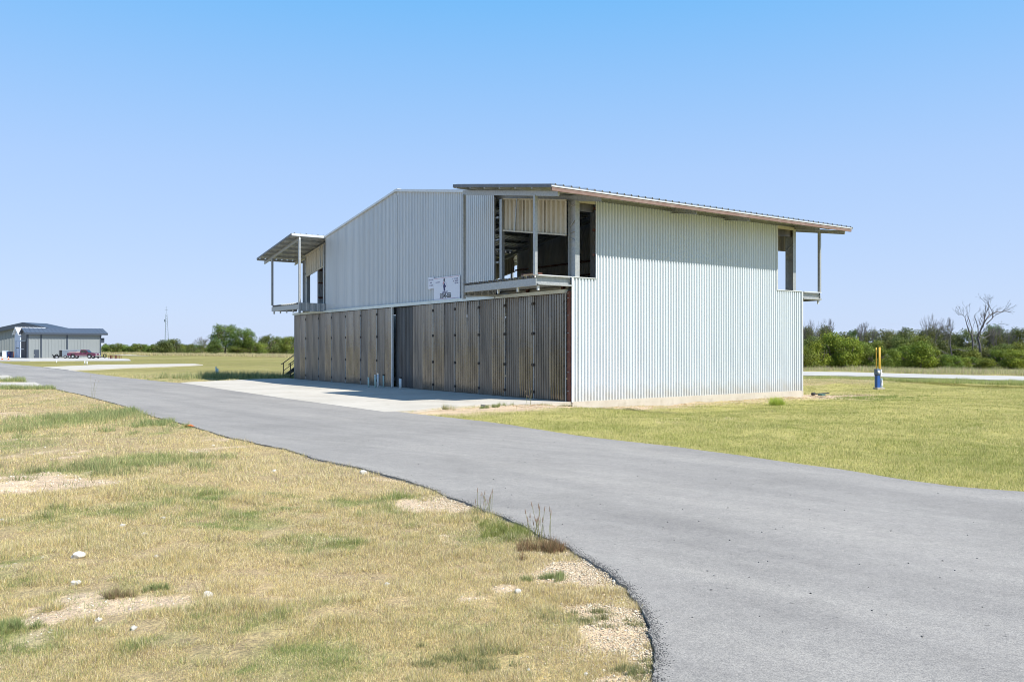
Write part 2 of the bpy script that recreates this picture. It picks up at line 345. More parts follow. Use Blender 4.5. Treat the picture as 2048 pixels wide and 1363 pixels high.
fr_top = [(1470, 742), (1603, 744), (1700, 745), (1800, 748), (1900, 750.5), (2048, 753.5), (2300, 760)]
fr_bot = [(2300, 773), (2048, 763), (1900, 758.5), (1800, 755.5), (1700, 753), (1603, 751.5), (1470, 750)]
farroad_poly = np.array([xy(g(*p)) for p in fr_top + fr_bot])

def local(px, py):
    dx = px - C0.x; dy = py - C0.y
    return dx * V.x + dy * V.y, dx * U.x + dy * U.y
def height(px, py, droad):
    """droad: distance to the road outline, negative inside"""
    X, Y = local(px, py)
    dip = .22 * sm(X, -2.5, 1.0) * sm(-Y, -4, 0) * (1 - .6 * sm(-Y, 1.5, 9)) * (1 - sm(X, 16, 40) * .4)
    rough = (fbm(px * .9, py * .9, 4) - .5) * .16 + (fbm(px * .22 + 50, py * .22, 2) - .5) * .14
    k = sm(droad, .25, 2.5)
    h = rough * k * .9 + .012 * k - dip * sm(droad, .5, 3)
    far = np.hypot(px, py); h = h * (1 - sm(far, 60, 120) * .7)
    h = h - .006
    h = np.where(droad < .12, np.minimum(h, -.035 + .029 * sm(droad, -.14, .05)), h)
    return h

FEc = np.array(FEf, float); NEc = np.array(NEf, float)
def colorfield(px, py):
    """base colour of the ground cover and a bare-soil amount"""
    X, Y = local(px, py)
    n1 = fbm(px * .55, py * .55, 4); n2 = fbm(px * 1.7 + 31, py * 1.7 + 7, 4); n3 = fbm(px * .16 + 5, py * .16 + 77, 3)
    right = sm(px - (-3 + (22.5 - py) * .9), 0, 1.5) * (py > 8)        # east of the road: mown lawn
    lawn = np.where((dist(px, py, FEc) < dist(px, py, NEc)) & (Y < 3) & (px > -9), 1., 0.)
    green = .07 + .5 * sm(n1, .54, .70) * sm(n2, .35, .6) + .10 * sm(n2, .5, .8)
    bare = .6 * sm(n2, .54, .72) * sm(n3, .30, .60)
    # recognisable patches, ground spots with a radius
    for (gx, gy, rx, ry, kg, kb) in PATCH:
        e = np.exp(-(((px - gx) / rx) ** 2 + ((py - gy) / ry) ** 2)) * (.35 + 1.3 * sm(n2, .32, .62)); green = green + kg * e; bare = bare + kb * e
    hf = fbm(px * 5 + 61, py * 5 + 23, 3) - .5; lf = 1 - sm(py, 18, 30)
    bare = bare * (1 - lf) + lf * sm(bare + hf * 1.1, .28, .75) * np.clip(bare * 2.2, 0, 1); green = np.clip(green + lf * hf * 1.2 * sm(green, .08, .35), 0, 1)
    farf = sm(py, 30, 60)
    green = np.where(lawn > 0, .34 + .34 * sm(n1, .38, .64) + .5 * (n2 - .5), green + farf * (.24 + .3 * sm(fbm(px * .05, py * .12, 3), .4, .65)))
    edge = sm(-Y, 0, 2.2 + 1.2 * n1); 
    nearwall = (1 - edge) * ((X > -3.4) & (X < 14) & (Y < .6)) * 1.0
    bare = np.where(lawn > 0, bare * .25, bare * (1 - farf * .8)) + nearwall * (.55 + .6 * (n2 - .3))
    c = sm(n1, .3, .6) * 0 + 1
    bare = bare + np.exp(-((X + 4.3) ** 2 / 9.0 + (Y + .9) ** 2 / 1.6)) * (.5 + 1.5 * n2) + np.exp(-((X + .5) ** 2 / 9.0 + (Y + 1.0) ** 2 / .9)) * (.4 + 1.3 * n2) + np.exp(-((X - 13.5) ** 2 / 6 + (Y + .6) ** 2 / 2.0)) * .7
    return np.clip(green, 0, 1), np.clip(bare, 0, 1), lawn
def P_(px, py, rx, ry, kg, kb): v = g(px, py); return (v.x, v.y, rx, ry, kg, kb)
PATCH = [P_(118, 840, .9, 2.2, .9, -.3), P_(280, 925, .8, .9, .65, 0), P_(165, 945, .9, .8, .35, .2), P_(40, 885, .8, 1.5, .4, 0), P_(330, 848, .8, 1.4, .55, 0), P_(255, 822, .7, 1.4, .5, 0),
         P_(20, 985, 1.0, .9, 0, .6), P_(220, 1235, .55, .28, 0, .75), P_(60, 1220, .5, .25, .0, .6), P_(1210, 1212, .20, .80, -.5, 1.5), P_(1258, 1288, .15, .45, -.4, 1.2), P_(1145, 1147, .25, .4, -.4, 1.0), P_(885, 1008, .45, .4, -.2, .9), P_(770, 958, .7, .22, -.2, .7),
         P_(1010, 1062, .35, .5, .6, -.6), P_(300, 1300, .6, .25, .35, -.3), P_(560, 1150, .9, .8, -.2, -.3), P_(930, 1310, .25, .14, .5, -.2), P_(900, 1240, .3, .2, .4, 0), P_(1180, 1240, .3, .16, .5, -.5), P_(700, 1065, .9, .5, 0, .2), P_(1030, 1190, .5, .3, 0, .3),
         P_(500, 1320, 1.2, .35, .25, -.2), P_(10, 1265, .18, .1, 1.0, 0), P_(1110, 1085, .3, .35, -.2, -.8)]
STRAW = np.array([.56, .45, .22]); STRAW2 = np.array([.42, .34, .22]); GREEN = np.array([.27, .31, .11]); SOIL = np.array([.72, .60, .43]); SOILR = np.array([.50, .36, .22])
LAWN_G = np.array([.33, .345, .105]); LAWN_Y = np.array([.54, .50, .20])
def basecol(px, py):
    gr, ba, lawn = colorfield(px, py); n = fbm(px * 2.6 + 3, py * 2.6 + 8, 3)[:, None]; m = fbm(px * .4 + 13, py * .4 + 8, 3)[:, None]
    c = STRAW * (1 - m) + STRAW2 * m
    cg = np.where(lawn[:, None] > 0, LAWN_G, GREEN); cs = np.where(lawn[:, None] > 0, LAWN_Y, c)
    far = sm(py, 30, 70)[:, None]; cg = cg * (1 - far) + LAWN_G * far; cs = cs * (1 - far) + LAWN_Y * far
    cs = cs * np.where(far > 0, 1 - far * (.12 + .30 * sm(fbm(px * .035, py * .13, 4), .35, .65))[:, None], 1); cg = cg * (1 - .28 * far)
    c = cs * (1 - gr[:, None]) + cg * gr[:, None]
    soil = SOIL * (1 - n * .5) + SOILR * n * .5
    return c * (1 - ba[:, None]) + soil * ba[:, None], gr, ba, lawn

# ground sheet: one grid with finer lines near the camera
def lines(a, b, pieces):
    out = [];
    for (p, q, s) in pieces: out += list(np.arange(p, q, s))
    return np.array(out + [b])
gx = lines(0, 2600, [(-2600, -600, 400), (-600, -200, 50), (-200, -60, 8), (-60, -20, 1.2), (-20, 8, .16), (8, 30, .5), (30, 80, 2), (80, 300, 15), (300, 2600, 400)])
gy = lines(0, 4000, [(-600, -60, 60), (-60, -8, 4), (-8, 2.5, 1), (2.5, 14, .12), (14, 40, .35), (40, 110, 2), (110, 320, 10), (320, 1000, 60), (1000, 4000, 500)])
GX, GY = np.meshgrid(gx, gy); fx = GX.ravel().astype(np.float64); fy = GY.ravel().astype(np.float64)
def signed_road(px, py):
    d = dist(px, py, cl(road_c)); return np.where(inside(px, py, road_c), -d, d)
dr = signed_road(fx, fy)
hz = height(fx, fy, dr)
for pl in [apron_poly] + pad_polys + [strip_poly, strip2_poly, yard_poly, farroad_poly]:
    d = dist(fx, fy, cl(pl)); d = np.where(inside(fx, fy, pl), -d, d); lim = .3 if pl is apron_poly else 1.5
    hz = np.where(d < lim, np.minimum(hz, -.045 + .03 * sm(d, 0, lim)), hz)
bc, gr_, ba_, lw_ = basecol(fx, fy)
nX, nY = len(gx), len(gy)
idx = np.arange(nX * nY).reshape(nY, nX)
quads = np.stack([idx[:-1, :-1], idx[:-1, 1:], idx[1:, 1:], idx[1:, :-1]], -1).reshape(-1, 4)
def npmesh(name, verts, faces, mats, tint=None, smooth=False):
    me = bpy.data.meshes.new(name); nv = len(verts); nf, k = faces.shape
    me.vertices.add(nv); me.vertices.foreach_set('co', np.ascontiguousarray(verts, np.float32).ravel())
    me.loops.add(nf * k); me.loops.foreach_set('vertex_index', np.ascontiguousarray(faces, np.int32).ravel())
    me.polygons.add(nf); me.polygons.foreach_set('loop_start', np.arange(0, nf * k, k, dtype=np.int32))
    if smooth: me.polygons.foreach_set('use_smooth', np.ones(nf, bool))
    me.update(calc_edges=True)
    if tint is not None:
        a = me.attributes.new('tint', 'FLOAT_COLOR', 'POINT'); c = np.ones((nv, 4), np.float32); c[:, :3] = tint; a.data.foreach_set('color', c.ravel())
    for m in mats: me.materials.append(m)
    return me
go = link('ground', npmesh('ground', np.stack([fx, fy, hz], 1), quads, [M['ground']], bc, True)); tag(go, kind='structure')

def flat(name, poly, z, thick, m):
    poly = np.array(poly); n = len(poly); area = np.sum(poly[:, 0] * np.roll(poly[:, 1], -1) - np.roll(poly[:, 0], -1) * poly[:, 1])
    if area < 0: poly = poly[::-1]
    b = MB(); b.v = [(p[0], p[1], z) for p in poly] + [(p[0], p[1], z - thick) for p in poly]
    b.f = [tuple(range(n))] + [(i, n + i, n + (i + 1) % n, (i + 1) % n) for i in range(n)]
    o = b.build(name, m); tag(o, kind='structure'); return o
flat('road', road_poly, 0.012, .09, M['asphalt'])
def clip_half(P, ax, lim, keep_less):
    out = []; n = len(P)
    for i in range(n):
        a, b = P[i], P[(i + 1) % n]; ia = (a[ax] <= lim) == keep_less; ib = (b[ax] <= lim) == keep_less
        if ia: out.append(a)
        if ia != ib: t_ = (lim - a[ax]) / (b[ax] - a[ax]); out.append((a[0] + (b[0] - a[0]) * t_, a[1] + (b[1] - a[1]) * t_))
    return out
apron = flat('concrete_apron', apron_poly, -.006, .08, M['footing'])
xc = [-9, -3.35, 0.1]; yc = [-1, 3.6, 7.7, 12.05, 16.2, 20.4, 26]
for i in range(2):
    for j in range(6):
        P_l = [tuple(p) for p in apron_loc]; gp = .008
        for ax, lim, kl in ((0, xc[i + 1] - gp, True), (0, xc[i] + gp, False), (1, yc[j + 1] - gp, True), (1, yc[j] + gp, False)):
            P_l = clip_half(P_l, ax, lim, kl)
            if len(P_l) < 3: break
        if len(P_l) < 3: continue
        q_ = flat('slab', [loc2w(*p) for p in P_l], .016 + random.uniform(0, .003), .02, M['concrete']); q_.parent = apron
        if 'kind' in q_: del q_['kind']
flat('concrete_pad', pad_polys[0], .03, .12, M['concrete']); flat('concrete_pad', pad_polys[1], .03, .12, M['concrete'])
flat('concrete_driveway', strip_poly, .04, .12, M['concrete']); flat('concrete_slab', strip2_poly, .04, .12, M['concrete'])
flat('gravel_yard', yard_poly, .03, .1, M['gravelroad'])
flat('country_road', farroad_poly, .05, .12, M['gravelroad'])

# ------------------------------------------------------------------ main building (local axes: X into depth, Y along the front)
W = 23.58; LN = 11.88; SL = .155; ROT = math.atan2(V.y, V.x)
def zr(Y): return 6.5 + SL * min(Y, W - Y)
B = empty('metal_building', C0, ROT)
tag(B, 'two storey galvanised metal building with open corner balconies and dark folding doors', 'building')
f = MB(); f.box(0, LN + .06, -.05, W, -.55, .018); f.build('foundation', M['footing'], B)

def place(o, X, Y, Z=0, rz=0): o.location = (X, Y, Z); o.rotation_euler = (0, 0, rz); return o
# sheets on the side wall: mesh is built along +Y with crest to -X ; turned so the crest looks to -Y
PW = .917; PI_ = .131
def side_sheet_mesh(wd, z0, z1): return corr(wd, PI_, .045, z0, z1, crest=.42, slope=.17, nz=3).mesh('wall_sheet', M['siding'])
def wall_run(x0, x1, z0, z1, Yp, flip=False, wid=PW):
    x = x0; cache = {}
    while x < x1 - .02:
        wd = min(wid, x1 - x)
        if x1 - (x + wd) < .1: wd = x1 - x
        key = round(wd, 3)
        if key not in cache: cache[key] = side_sheet_mesh(wd, z0, z1)
        o = link('wall_sheet', cache[key], B)
        # rotate +90 deg would take +Y to -X ; use -90 so +Y -> +X and -X -> +Y, then mirror by flip
        if not flip: o.rotation_euler = (0, 0, R(90)); o.location = (x + wd, Yp, 0); 
        else: o.rotation_euler = (0, 0, R(-90)); o.location = (x, Yp, 0)
        x += wd
wall_run(0, 1.0, .0, 3.95, -.028); wall_run(1.0, 10.3, .0, 6.46, -.028); wall_run(10.3, LN, .0, 3.95, -.028)
wall_run(0, LN, .0, 3.6, W + .02, True, 1.97); wall_run(1.0, 10.3, 3.6, 6.6, 22.92, True, 1.86)
# front upper wall and rear wall
def front_run(y0, y1, z0f, z1f, Xp, flip=False, wid=.917, m=None):
    y = y0; m = m or M['siding_front']
    while y < y1 - .02:
        wd = min(wid, y1 - y)
        if y1 - (y + wd) < .1: wd = y1 - y
        a, b = (y, y + wd)
        if not flip:
            c = corr(wd, PI_, .038, (lambda q: z0f), (lambda q: z1f(a + q)), crest=.42, slope=.14, nz=3); o = c.build('wall_sheet', m, B); o.location = (Xp, a, 0)
        else:
            c = corr(wd, PI_, .024, (lambda q: z0f), (lambda q: z1f(b - q)), crest=.50, slope=.13, nz=2); o = c.build('wall_sheet', m, B); o.rotation_euler = (0, 0, R(180)); o.location = (Xp, b, 0)
        y += wd
YL, YR = 19.4, 4.32
def topf(Y): return zr(Y) + .125
def seg(y0, y1, *a, **k):
    for p, q in ((y0, min(y1, W / 2)), (max(y0, W / 2), y1)):
        if q - p > .05: front_run(p, q, *a, **k)
seg(YR, YL, 3.60, topf, -.03)
seg(YR, YL, .05, topf, LN + .03, flip=True, wid=1.885)
seg(0, YR, .05, lambda Y: 3.5, LN + .03, flip=True, wid=2.2); seg(YL, W, .05, lambda Y: 3.5, LN + .03, flip=True, wid=2.2)
# trims
t = MB(); t.bar((-.065, YR, topf(YR) + .025), (-.065, W / 2, topf(W / 2) + .025), .06, .085); t.build('rake_trim', M['trim'], B)
t = MB(); t.bar((-.065, W / 2, topf(W / 2) + .025), (-.065, YL, topf(YL) + .025), .06, .085); t.build('rake_trim', M['trim'], B)
for a, b in ((.0, W / 2), (W / 2, W)):
    t = MB(); t.bar((LN + .06, a, topf(a) - .025), (LN + .06, b, topf(b) - .025), .04, .24); t.build('rake_trim', M['trim'], B)
t = MB(); t.box(.3, LN - .3, .02, .05, 6.40, 6.655); t.build('eave_light_stop', M['galv'], B)  # strip added to stop light leaking in above the side wall
t = MB(); t.box(.3, LN - .3, 22.86, 22.89, 6.40, 6.76); t.build('eave_light_stop', M['galv'], B)  # same added light stop over the opposite wall
for x, z1 in ((0.0, 3.95), (LN, 3.95)):
    t = MB(); t.box(x - .03, x + .03, -.062, -.032, .0, z1); t.build('corner_trim', M['trim'], B)
for x in (1.0, 10.3):
    t = MB(); t.box(x - .02, x + .02, -.058, -.032, 3.95, 6.45); t.build('jamb_trim', M['trim'], B)
for a, b in ((.02, 1.0), (10.3, LN)):
    t = MB(); t.box(a, b, -.05, .05, 3.95, 3.975); t.build('sill_trim', M['trim'], B)
for y in (YR, YL):
    t = MB(); t.box(-.034, .02, y - .03, y + .0 if y == YR else y + .03, 3.6, zr(y) - .05); t.build('jamb_trim', M['galv'], B)
t = MB(); t.box(-.062, -.034, 11.68, 11.76, 3.6, 8.25); t.build('wall_seam_strip', M['siding_front'], B)
# soffit beam over the side openings
for a, b in ((.3, 1.0), (10.3, 11.4)):
    t = MB(); t.box(a, b, -.03, .06, 6.36, 6.47); t.build('head_trim', M['header'], B)
    t = MB(); t.box(a, b, .08, .12, 6.1, 6.36); t.build('opening_header', M['door2'], B)

# floor deck, interior frames, purlins, roof
t = MB(); t.box(.05, LN - .05, .12, 22.8, 3.72, 3.86); t.build('upper_floor_deck', M['galv'], B)
FR = (.25, 4.52, 7.27, 11.44)
for x in FR:
    t = MB(); t.ibeam((x, -1.13, zr(0) - SL * 1.13 - .02), (x, W / 2, zr(W / 2) - .02), .17, .10); t.build('rafter', M['galv'], B)
    t = MB(); t.ibeam((x, W / 2, zr(W / 2) - .02), (x, 24.3, 6.5 - SL * .72 - .02), .17, .10); t.build('rafter', M['galv'], B)
    if x in (4.52, 7.27):
        for y in (4.1, 11.8, 19.5):
            t = MB(); t.box(x - .1, x + .1, y - .1, y + .1, 3.86, zr(y) - .1); t.build('column', M['siding_front'], B)
for x in (.25, 11.44):
    # corner columns: web seen from the front, outer flange flush with the side wall
    for (ya, yb, sgn) in ((.0, .36, 1), (22.92, 22.30, -1)):
        t = MB(); t.box(x - .006, x + .006, min(ya, yb) + .012, max(ya, yb) - .012, .02, 6.42)
        t.box(x - .095, x + .085, min(ya, yb), min(ya, yb) + .011, .02, 6.42); t.box(x - .095, x + .085, max(ya, yb) - .011, max(ya, yb), .02, 6.42)
        t.build('column', M['galv'], B)
        for (za, zb) in ((5.62, 5.85), (5.42, 5.46), (5.25, 5.12), (6.25, 6.32)):
            s = MB(); s.bar((x - .03, max(ya, yb) - .014, za), (x - .03, min(ya, yb) + .014, zb), .05, .014, (0, 0, 1)); s.build('stiffener', M['galv'], B)
for y in (3.95, 19.75):
    for x in (.07, 11.8):
        t = MB(); t.box(x - .06, x + .06, y - .07, y + .07, 3.88, zr(y) - .12); t.build('column', M['galv'], B)
# girts poking past the wall edge
for y, s in ((YR, -1), (YL, 1)):
    for z in (3.98, 4.75, 5.55, 6.35):
        t = MB(); t.box(.02, .1, min(y + s * .22, y), max(y + s * .22, y) if s > 0 else y + 1.5, z, z + .05); t.build('girt', M['galv'], B)
# interior girts on the far walls
for z in (4.7, 5.5, 6.2):
    t = MB(); t.box(LN - .12, LN - .03, YR, YL, z, z + .08); t.build('girt', M['red'], B)
    t = MB(); t.box(1.0, 10.3, 22.75, 22.85, z - .3, z - .22); t.build('girt', M['red'], B)
    t = MB(); t.box(1.0, 10.3, .06, .14, z, z + .08); t.build('girt', M['red'], B)
# liner header sheets over the recesses, hung under the rafters
def header(y0, y1, Xp, flip=False):
    zt = lambda Y: zr(Y) - .10; zb = lambda Y: zr(Y) - (.97 if flip else 1.22)
    y = y0
    n = max(1, round((y1 - y0) / 1.2)); wd = (y1 - y0) / n
    for i in range(n):
        a = y0 + i * wd
        if not flip: c = corr(wd - .02, .25, .07, lambda q: zb(a + q), lambda q: zt(a + q), crest=.35, slope=.2, nz=1); o = c.build('header_sheet', M['header'], B); o.location = (Xp, a + .01, 0)
        else: c = corr(wd - .02, .30, .04, lambda q: zb(a + wd - q), lambda q: zt(a + wd - q), crest=.35, slope=.2); o = c.build('header_sheet', M['header'], B); o.rotation_euler = (0, 0, R(180)); o.location = (Xp, a + wd, 0)
    s = -1 if not flip else 1
    for zz in (zb, zt):
        t = MB(); t.bar((Xp - s * .0 + s * .03, y0, zz(y0)), (Xp + s * .03, y1, zz(y1)), .05, .05); t.build('header_rail', M['header'], B)
header(.36, 3.88, .10); header(YL + .02, 22.3, .10); header(.36, 3.88, 11.75, True); header(YL + .02, 22.3, 11.75, True)
t = MB(); t.bar((-.0, 2.95, zr(2.95) - .1), (-.0, 3.08, zr(3.0) - 1.2), .05, .03); t.build('header_strap', M['galv'], B)
t = MB(); t.bar((-.0, 20.2, zr(20.2) - .1), (-.0, 20.1, zr(20.1) - 1.2), .05, .03); t.build('header_strap', M['galv'], B)

# purlins and roof sheets; t offset of the roof sheet above the wall line
XF, XB = -1.8, 13.4; YE, YE2 = -1.27, W + .92
def pz(Y): return zr(Y) + .12
ys = list(np.arange(-1.12, 4.1, .86)); 
for i, y in enumerate(ys):
    t = MB(); dy_ = -.1 if i == 0 else 0; t.box(XF + .03, XB - .03, y - .03 + dy_, y + .03 + dy_, pz(y) - (.125 if i == 0 else .055), pz(y) - (.0 if i == 0 else -.045)); t.build('purlin', M['brownprimer'] if i == 0 else M['galv'], B)
y = ys[-1] + .86
while y < W - 4.3:
    t = MB(); t.box(.03, LN - .03, y - .03, y + .03, pz(y) - .055, pz(y) + .045); t.build('purlin', M['galv'], B); y += 1.25
for y in np.arange(W - 4.1, W + .9, .83):
    t = MB(); t.box(XF + .03, XB - .03, y - .03, y + .03, pz(y) - .055, pz(y) + .045); t.build('purlin', M['galv'], B)
def roof_mesh(ya, yb, wd, flipdir):
    """sheet with 12 inch ribs running down the slope; local x along ridge 0..wd"""
    m = MB(); rp = .305; pts = []
    for i in range(int(round(wd / rp))):
        b0 = i * rp
        for a, h in ((0, 0), (.10, 0), (.13, .06), (.165, .06), (.195, 0)): pts.append((b0 + a, h))
    pts.append((wd, 0)); N = len(pts)
    for Y in (ya, yb):
        for x, h in pts: m.v.append((x, Y, pz(Y) + .055 + h))
    for i in range(N - 1): m.f.append((i, i + 1, N + i + 1, N + i))
    return m.mesh('roof_sheet', M['roof'])
def roof_run(x0, x1, ya, yb):
    me = roof_mesh(ya, yb, .915, 0); n = int((x1 - x0) / .915); x = x0
    for i in range(n): link('roof_sheet', me, B, (x, 0, 0)); x += .915
    if x1 - x > .15:
        k = round((x1 - x) / .305) * .305; link('roof_sheet', roof_mesh(ya, yb, k, 0), B, (x, 0, 0))
roof_run(XF, XB, YE, 4.2); roof_run(-.02, LN + .02, 4.2, W / 2); roof_run(-.02, LN + .02, W / 2, W - 4.2); roof_run(XF, XB, W - 4.2, YE2)
t = MB(); t.box(XF, XB, YE + .004, YE + .02, pz(YE) + .012, pz(YE) + .052); t.build('eave_fascia', M['trim'], B)
t = MB(); t.box(XF, XB, YE2 + .003, YE2 + .025, pz(YE2) - .035, pz(YE2) + .06); t.build('eave_fascia', M['trim'], B)
for xx in (XF - .012, XB + .012):
    for a, b in ((YE, 4.2), (W - 4.2, YE2)):
        t = MB(); t.bar((xx, a, pz(a) + .035), (xx, b, pz(b) + .035), .02, .09); t.build('rake_fascia', M['darktrim'], B)
for yy in (4.2, W - 4.2):
    t = MB(); t.box(XF, -.02, yy - .012, yy + .012, pz(yy) - .04, pz(yy) + .08); t.build('canopy_side_fascia', M['trim'], B)
t = MB(); t.box(-.05, LN + .05, W / 2 - .15, W / 2 + .15, pz(W / 2) + .075, pz(W / 2) + .1); t.build('ridge_cap', M['roof'], B)

# balconies: canopy beam, posts, floor frame, ribbed deck
def balcony(X0, X1, ya, yb, outer, slope_ends):
    """X0 outer plane, X1 wall plane; outer = Y of the outside corner, other = inner"""
    s = 1 if X1 > X0 else -1
    inner = yb if outer == ya else ya; so = 1 if inner > outer else -1
    a, b = slope_ends
    zc = lambda Y: (6.5 + SL * (Y if outer < 10 else W - Y)) - .04
    t = MB(); t.bar((X0, a, zc(a)), (X0, b, zc(b)), .055, .15); t.build('canopy_beam', M['galv'], B)
    t = MB(); t.bar((X0 + s * .04, a, zc(a)), (X0 + s * .04, b, zc(b)), .02, .10); t.build('canopy_beam_flange', M['galv'], B)
    for y, zb_ in ((outer + so * .05, 3.96), (inner - so * .02, 3.42 if s > 0 else 3.9)):
        t = MB(); t.box(X0 - .05, X0 + .05, y - .05, y + .05, zb_, zc(y) - .06); t.build('balcony_post', M['galv'], B)
    t = MB(); t.box(X0 - .02, X0 + .01, min(outer, inner), max(outer, inner), 3.64, 3.87)
    for z in (3.64, 3.87): t.box(min(X0 + s * .012, X0 + s * .07), max(X0 + s * .012, X0 + s * .07), min(outer, inner), max(outer, inner), z - .008, z)
    t.build('floor_beam', M['galv'], B)
    # side channel at the outside corner
    t = MB(); lo, hi = min(X0, X1) + .03, max(X0, X1) - .02
    t.box(lo, hi, outer + so * .06 - .006, outer + so * .06 + .006, 3.70, 3.94); t.box(lo, hi, min(outer - so * .07, outer - so * .008), max(outer - so * .07, outer + so * .05), 3.66, 3.71); t.build('floor_beam', M['galv'], B)
    t = MB(); t.box(lo, hi, outer - .075, outer + .02, 3.945, 3.975); t.build('beam_cap', M['trim'], B)
    # inner return: ribbed closure
    c = corr(abs(X1 - X0) - .06, .29, .03, 3.55, 3.94, crest=.4, slope=.12); o = c.build('floor_closure', M['galv'], B)
    if so > 0: o.rotation_euler = (0, 0, R(-90)); o.location = (min(X0, X1) + .03, inner + .0, 0)
    else: o.rotation_euler = (0, 0, R(90)); o.location = (max(X0, X1) - .03, inner, 0)
    t = MB(); t.box(lo, hi, inner - .03, inner + .03, 3.53, 3.548); t.build('closure_angle', M['galv'], B)
    # deck ribs run from wall to edge
    n = int(abs(inner - outer) / .29)
    m = MB(); y = min(outer, inner) + .03
    pts = []
    for i in range(n):
        for q, h in ((0, 0), (.13, 0), (.16, .07), (.25, .07), (.28, 0)): pts.append((y + i * .29 + q, h))
    N = len(pts)
    for X in (X0 - s * .03, X1):
        for (yy, h) in pts: m.v.append((X, yy, 3.885 + h))
    for i in range(N - 1): m.f.append((i, i + 1, N + i + 1, N + i))
    m.build('ribbed_deck', M['galv'], B)
    for i in range(n):
        t = MB(); yy = y + i * .29 + .05; t.box(X0 - s * .035 - .004, X0 - s * .035 + .004, yy - .04, yy + .06, 3.875, 3.945); t.build('deck_end_tick', M['ironblack'], B)  # dark plate in each gap between the deck ribs
    for q in (.04, 1.1, 2.2) if outer < 10 else (.05, 1.0, 1.9, 2.8):
        yy = outer + so * q; t = MB(); t.box(X0 + s * .07, X0 + s * .13, yy - .03, yy + .03, 3.50, 3.64); t.build('stub_hanger', M['trim'], B)
balcony(-1.4, 0, .0, 4.18, .0, (-1.09, 4.2))
balcony(-1.4, 0, 19.36, 23.30, 23.30, (24.45, 19.36))
balcony(13.15, LN + .06, .0, 4.18, .0, (-1.09, 4.2))
balcony(13.15, LN + .06, 19.36, 23.30, 23.30, (24.45, 19.36))
for y in (-.62, ):
    t = MB(); t.box(13.1, 13.2, .1, .2, 3.97, 6.4)
# framing showing under the balcony floor
for y in (.62, 2.55):
    t = MB(); t.box(.12, .20, y - .05, y + .05, 3.50, 3.72); t.build('wall_stud', M['red'], B)
t = MB(); t.box(.22, .28, .36, 4.3, 3.62, 3.71); t.build('wall_girt', M['trim'], B)
t = MB(); t.box(.1, .2, .36, YR, 3.72, 3.80); t.build('wall_girt', M['red'], B)
t = MB(); t.box(.02, .12, .16, YR, 3.42, 3.52); t.build('door_header', M['red'], B)
t = MB(); t.box(.02, .12, YL, W - .05, 3.42, 3.58); t.build('door_header', M['brownprimer'], B)
t = MB(); t.box(.5, .52, .1, YR, 3.5, 3.75); t.build('back_panel', M['door2'], B)
t = MB(); t.box(-.05, .06, .012, .15, .02, 3.52); cc = t.build('corner_post', M['red'], B)
for z in (.35, .95, 1.6, 2.2, 2.75, 3.3, 3.45):
    for q in (.04, .1):
        t = MB(); t.cyl((-.05, q + .02, z), (-.068, q + .02, z), .012, n=6); t.build('bolt', M['galv'], B)
# door track
t = MB(); t.box(-.16, .0, 4.1, W, 3.47, 3.59); t.build('door_track', M['track'], B)
t = MB(); t.box(-.15, .0, .17, 4.06, 3.47, 3.58); t.build('door_track', M['track'], B)
t = MB(); t.box(-.05, .0, W, W + .03, .02, 3.47); t.build('corner_trim', M['galv'], B)
# brace hanging at the track
t = MB(); t.bar((-1.38, 4.1, 3.5), (-.1, 3.6, 3.56), .04, .05); t.build('brace', M['galv'], B)
t = MB(); t.bar((-.9, 3.3, 3.95), (-.3, 3.85, 3.5), .03, .05); t.build('brace', M['galv'], B)

# doors
def door_panels(edges, zt=3.45):
    for i in range(len(edges) - 1):
        y0, y1 = sorted((edges[i], edges[i + 1])); wd = y1 - y0
        P = empty('door_panel', (0, 0, 0)); P.parent = B
        fold = .012 * (1 if i % 2 else -1)
        for k in range(2):
            a = y0 + .02 + k * (wd - .04) / 2; hw = (wd - .04) / 2 - .004
            alt = (k == 0)
            c = corr(hw, .128, .048, .03, zt, crest=.36, slope=.2, nz=6)
            # slight oil-canning so that the reflections vary
            ph = random.random() * 6
            c.v = [(x + .004 * math.sin(z * 1.9 + ph) + .003 * math.sin(y_ * 3 + ph), y_, z) for (x, y_, z) in c.v]
            o = c.build('door_sheet', M['door'] if (alt ^ (random.random() < .25)) else M['door2'], P); o.location = (-.055, a, 0)
            o.rotation_euler = (0, R(random.uniform(-.25, .25)), R(random.uniform(-.5, .5)))
        t = MB(); t.box(-.072, -.058, y0 - .014, y0 + .014, .03, zt); t.build('door_stile', M['galv'], P)
        for z in (.25, 1.15, 2.2, 3.2):
            t = MB(); t.cyl((-.082, y0, z - .05), (-.082, y0, z + .05), .018, n=6); t.box(-.078, -.074, y0 - .05, y0 + .05, z - .03, z + .03); t.build('hinge', M['ironblack'], P)
door_panels([10.27, 8.58, 6.91, 5.23, 3.57, 1.91, .20]); door_panels([12.09, 13.58, 15.26, 16.9, 18.57, 20.21, 21.93, 23.56])
t = MB(); t.box(-.10, -.03, 12.02, 12.10, .02, 3.46); t.build('door_jamb', M['trim'], B)
P = empty('door_panel', (0, 0, 0)); P.parent = B
for k in range(2):
    c = corr(.86, .128, .026, .03, 3.45, crest=.5, slope=.16, nz=4); o = c.build('door_sheet', M['door'], P); o.location = (.07, 10.29 + k * .865, 0); o.data.materials[0] = M['doorshade']
t = MB(); t.box(-.05, .07, 10.275, 10.285, .03, 3.45); t.build('door_return', M['door2'], P)
t = MB(); t.box(-.10, -.07, .17, .20, .02, 3.45); t.build('door_jamb', M['galv'], B)

